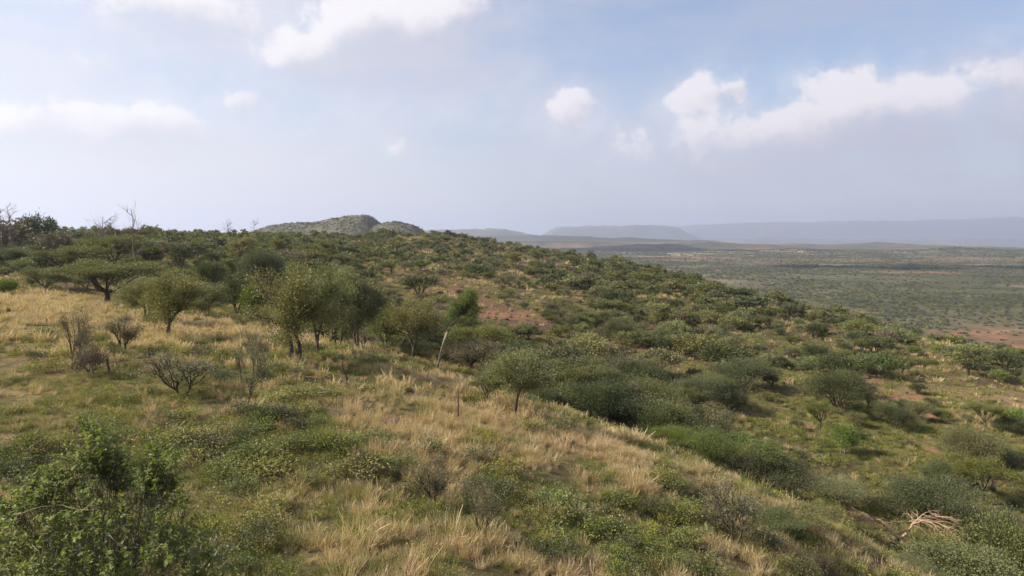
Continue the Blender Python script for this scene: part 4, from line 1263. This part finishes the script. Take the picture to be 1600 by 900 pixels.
def plain_scrub():
    g = np.random.default_rng(5)
    out = []
    for y0, y1, den, s0, s1 in ((330, 900, 0.034, .8, 1.9), (900, 1700, 0.018, 1.0, 2.3), (1700, 2900, 0.0075, 1.6, 3.6)):
        y = np.sqrt(g.uniform(y0 ** 2, y1 ** 2, int(0.45 * (y1 ** 2 - y0 ** 2) * den * 2)))
        x = y * g.uniform(-.02, .85, len(y))
        z = height(x, y)
        d = (sstep(.30, .66, fbm(x / 40, y / 40, 4, 51)) * .6 + .4) * (.12 + .88 * sstep(.36, .56, fbm(x / 170, y / 120, 4, 52) + .45 * np.exp(-((fbm(x / 420, y / 260, 4, 53) - .5) / .022) ** 2)))
        d = d * (1 - .75 * sstep(.60, .74, fbm(x / 330.0, y / 200.0, 4, 29)))
        if y0 < 900: d = d * np.clip(1 - 1.0 * red_map(x, y), .25, 1)
        k = (g.random(len(x)) < d) & (z < -40)
        out.append((x[k], y[k], z[k], g.uniform(s0, s1, k.sum())))
    x, y, z, s = (np.concatenate(q) for q in zip(*out))
    src = [clump_mesh(k, M['scrub'] if k < 4 else M['olive']) for k in range(6)]
    mass('plain_scrub', 'far thorn scrub dotting the wide plain below the ridge', 'scrub', np.stack([x, y, z], -1), g.random(len(x)) * 6.283, np.stack([s, s, s * g.uniform(.65, 1.0, len(s))], -1), g.integers(0, 6, len(x)), src)
    # rocky hill
    X, Y, Z = RH
    n = 7000
    i = g.integers(0, X.shape[0], n); j = g.integers(0, X.shape[1], n)
    k = (Y[i, j] < 925) & (g.random(n) < .35 + .65 * sstep(.4, .6, fbm(X[i, j] / 20, Y[i, j] / 20, 3, 55)))
    i, j = i[k], j[k]
    s = g.uniform(.35, 1.15, len(i))
    mass('hill_scrub', 'small bushes dotted over the pale rocky hill', 'scrub', np.stack([X[i, j] + g.normal(0, 1, len(i)), Y[i, j], Z[i, j]], -1), g.random(len(i)) * 6.283, np.repeat(s[:, None], 3, 1), g.integers(0, 6, len(i)), src)
plain_scrub()

# ---- loose stones on the red ground
def rubble():
    g = np.random.default_rng(8)
    x, y = wedge(g, 60, 240, .35, .86)
    px = to_px(x, y)
    k = (px > 520) & ~on_spur(x, y) & (g.random(len(x)) < np.clip(red_map(x, y) * 1.3 + np.where(px < 900, .06, .0), 0, 1))
    x, y = x[k], y[k]
    s = g.lognormal(math.log(.20), .5, len(x))
    mass('rubble', 'brown stones strewn over the red stony hillside and bare soil strips', 'stones', np.stack([x, y, height(x, y)], -1), g.random(len(x)) * 6.283, np.stack([s, s * .85, s * .6], -1), g.integers(0, 4, len(x)), ROCKS, g.normal(0, .2, (len(x), 2)))
rubble()

# ------------------------------------------------------------------ grass and herbs
def tuft(seed, n, h, spread, width, mat, droop=.55, heads=0, segs=3):
    g = np.random.default_rng(seed)
    th = g.random(n) * 6.283; r = np.sqrt(g.random(n)) * spread * .45
    bx, by = r * np.cos(th), r * np.sin(th)
    th2 = th + g.normal(0, .7, n)
    L = h * g.uniform(.35, 1.15, n); lean = g.uniform(.05, 1.25, n) * droop
    t = np.linspace(0, 1, segs + 1)[None]
    out = (lean * L)[:, None] * t ** 1.7
    px_, py_ = bx[:, None] + out * np.cos(th2)[:, None], by[:, None] + out * np.sin(th2)[:, None]
    pz = L[:, None] * (t - .28 * (lean[:, None]) * t ** 2.4) - .05
    P = np.stack([px_, py_, pz], -1)
    fa = g.random(n) * 6.283
    side = np.stack([np.cos(fa), np.sin(fa), np.zeros(n)], -1)[:, None]
    wd = (width * np.array([1, .9, .65, .15][:segs + 1]))[None, :, None] * g.uniform(.7, 1.3, (n, 1, 1)) * .5
    if heads:
        wd[:heads, -2] *= 2.6; wd[:heads, -1] *= 6
    V = np.stack([P - side * wd, P + side * wd], 2).reshape(n, -1, 3)
    nv = V.shape[1]
    q = np.array([[2 * k, 2 * k + 1, 2 * k + 3, 2 * k + 2] for k in range(segs)])
    Fq = (q[None] + nv * np.arange(n)[:, None, None]).reshape(-1, 4)
    return mesh_from('grass_tuft', V.reshape(-1, 3), [Fq], [M[mat]])

def herb(seed, n, r, h, leaf, mat):
    g = np.random.default_rng(seed)
    k = 7
    c = np.stack([g.normal(0, r * .45, k), g.normal(0, r * .45, k), g.uniform(.35, .75, k) * h], -1)
    w = g.integers(0, k, n)
    pos = c[w] + g.normal(0, 1, (n, 3)) * np.array([r * .22, r * .22, h * .22])
    pos[:, 2] = np.abs(pos[:, 2])
    d = pos.copy(); d[:, 2] += .3 * h
    V, Fq = leaves(g, pos, d / (np.linalg.norm(d, axis=1, keepdims=True) + 1e-9), leaf, leaf * .5, .7)
    return mesh_from('herb_clump', V, [Fq], [M[mat]])

def litter(seed, n, r, h):
    g = np.random.default_rng(seed); br = []
    for k in range(n):
        a = g.normal(0, r * .4, 3); a[2] = abs(a[2]) * .2
        d = g.normal(0, r * .5, 3); d[2] = abs(d[2]) * h
        br.append((np.array([a, a + d * .5 + g.normal(0, .03, 3), a + d]), [.008, .006, .004], 3))
    V, Fq = tubes(br)
    return mesh_from('dead_sticks', V, [Fq], [M['twig']])

def build_grass():
    g = np.random.default_rng(17)
    tiers = [  # y0, y1, per m2, blades, blade width, height, clump size
        (7.5, 32, 22.0, 110, .0055, .36, .30, 0.040), (32, 78, 5.5, 80, .017, .48, .42, 0.075), (78, 200, 0.95, 42, .060, .60, .85, .17), (200, 430, 0.20, 24, .13, .75, 1.5, .34)]
    for ti, (y0, y1, den, nb, bw, h, sp, lf) in enumerate(tiers):
        S = []; order = ['straw', 'straw', 'pink', 'yellowgreen', 'yellowgreen', 'green', 'green', 'herb', 'herb', 'herbyellow', 'deadgrass', 'sticks']
        for k, m in enumerate(order):
            if m in ('herb', 'herbyellow'):
                S.append(herb(900 + ti * 20 + k, int(nb * 1.3), sp * 1.05, h * (.62 if m == 'herb' else .5), lf, m))
            elif m == 'sticks':
                S.append(litter(990 + ti, 16, sp, .8))
            elif m == 'deadgrass':
                S.append(tuft(950 + ti * 20 + k, nb, h * .5, sp * 1.2, bw, m, 1.1))
            else:
                hh = {'straw': 1.0, 'pink': .95, 'yellowgreen': .85, 'green': .7}[m] * h
                S.append(tuft(950 + ti * 20 + k, nb, hh, sp, bw, m, .6, heads=nb // 3 if m in ('straw', 'pink') else 0))
        x, y = wedge(g, y0, y1, den)
        z = height(x, y)
        px = to_px(x, y)
        v = in_view(x, y, z + h, .02) & (z > -50)
        x, y, z, px = x[v], y[v], z[v], px[v]
        dry = dry_map(x, y); grn = green_map(x, y); red = red_map(x, y)
        a = fbm(x / 1.8, y / 1.8, 4, 61); b = fbm(x / 9.0, y / 9.0, 3, 62); c = fbm(x / 1.3, y / 1.3, 3, 63)
        spur = on_spur(x, y)
        dryness = np.where(spur, .20, .06) + dry * .55 - grn * .55 + 1.3 * (b - .5) + 2.0 * (a - .5) + g.normal(0, .10, len(x))
        u = g.random(len(x))
        pick = np.zeros(len(x), int)
        def choose(mask, w):
            w = np.array(w, float); cw = np.cumsum(w / w.sum())
            pick[mask] = np.minimum(np.searchsorted(cw, u[mask]), 11)
        choose(dryness > .62, (.42, .30, .14, .10, .02, 0, 0, 0, 0, 0, .01, .01))
        choose((dryness <= .62) & (dryness > .36), (.14, .12, .10, .26, .20, .05, .04, .02, .02, .02, .02, .01))
        choose((dryness <= .36) & (dryness > .08), (.03, .03, .03, .19, .17, .16, .12, .10, .07, .07, .02, .01))
        choose(dryness <= .08, (.01, .01, .01, .09, .09, .10, .10, .17, .14, .28, .02, .01))
        # thin cover where the soil shows
        bare = sstep(.54, .64, fbm(x / 1.9, y / 1.9, 3, 64)) * np.where(dryness < .6, .85, .5)
        k = g.random(len(x)) < np.clip(1 - bare - .9 * np.clip(red, 0, 1), .03, 1)
        if ti >= 2: k &= g.random(len(x)) < np.where(spur, 1, .75)
        inb = np.zeros(len(x), bool)
        for cx, cy, r in PLACED[:1]:
            pass
        x, y, z, pick, c, dryness = x[k], y[k], z[k], pick[k], c[k], dryness[k]
        s = g.lognormal(-.04, .22, len(x)) * (.45 + 1.1 * c) * np.where(dryness > .62, 1.12, 1.0)
        sz = s * g.uniform(.8, 1.15, len(x))
        nm = ['grass', 'spur_grass', 'slope_grass', 'far_grass'][ti]
        lb = ['dry straw tussocks and green herbs covering the foreground slope', 'yellow grass and herbs over the upper spur and gully side', 'grass and herb clumps between bushes on the middle slopes', 'pale grass clumps on the far shoulder of the ridge'][ti]
        mass(nm, lb, 'grass', np.stack([x, y, z - .02], -1), g.random(len(x)) * 6.283, np.stack([s, s, sz], -1), pick, S, g.normal(0, .20, (len(x), 2)))
build_grass()

# ------------------------------------------------------------------ cumulus out of view, placed for the shade they cast across the plain
def shade_cloud(gx, gy, rx, ry, z, seed, label):
    import bmesh
    g = np.random.default_rng(seed)
    t = (z + 67) / SUN.z
    c = np.array([gx, gy, -67.0]) + np.array(SUN) * t
    bm = bmesh.new()
    for k in range(16):
        a = g.random() * 6.283; q = math.sqrt(g.random())
        p = Vector((math.cos(a) * q * rx, math.sin(a) * q * ry, g.uniform(0, .35) * ry)); r = g.uniform(.35, .6) * ry
        geom = bmesh.ops.create_icosphere(bm, subdivisions=3, radius=r)
        for v in geom['verts']:
            w = v.co.normalized(); f = 1 + .35 * (vnoise(w.x * 3 + k, w.y * 3 + w.z * 2.2) - .5)
            v.co = Vector((v.co.x * f * 1.3, v.co.y * f, max(v.co.z * f * .7, -.15 * r))) + p
    me = bpy.data.meshes.new('cloud'); bm.to_mesh(me); bm.free()
    m, N, out = mat_new('cloud_white')
    d = N.new('ShaderNodeBsdfDiffuse'); d.inputs[0].default_value = (.9, .9, .9, 1); N.l.new(d.outputs[0], out.inputs['Surface'])
    me.materials.append(m)
    new_obj('cloud', me, None, c, label, 'cloud', kind='structure')
shade_cloud(1000, 1420, 400, 105, 1500, 1, 'long white cumulus cloud whose shade crosses the plain')
shade_cloud(620, 2900, 500, 260, 1700, 2, 'white cumulus cloud out of view, added to shade the low hills beyond the plain')

# ------------------------------------------------------------------ the air
def build_haze():
    x0, x1, y0, y1, z0, z1 = -17600.0, 17600.0, -1100.0, 19400.0, -480.0, 420.0
    V = np.array([[x, y, z] for z in (z0, z1) for y in (y0, y1) for x in (x0, x1)])
    Fq = np.array([[0, 2, 3, 1], [4, 5, 7, 6], [0, 1, 5, 4], [2, 6, 7, 3], [0, 4, 6, 2], [1, 3, 7, 5]])
    m = bpy.data.materials.new('haze'); m.use_nodes = True; m.node_tree.nodes.clear()
    N = Nodes(m.node_tree)
    out = N.new('ShaderNodeOutputMaterial')
    v = N.new('ShaderNodeVolumePrincipled')
    v.inputs['Color'].default_value = (0.70, 0.78, 0.99, 1)
    v.inputs['Density'].default_value = HAZE
    v.inputs['Anisotropy'].default_value = 0.38
    N.l.new(v.outputs[0], out.inputs['Volume'])
    new_obj('haze', mesh_from('haze', V, [Fq], [m]), None, None, 'thin pale blue haze filling the air over the plain', 'haze', kind='stuff')
build_haze()
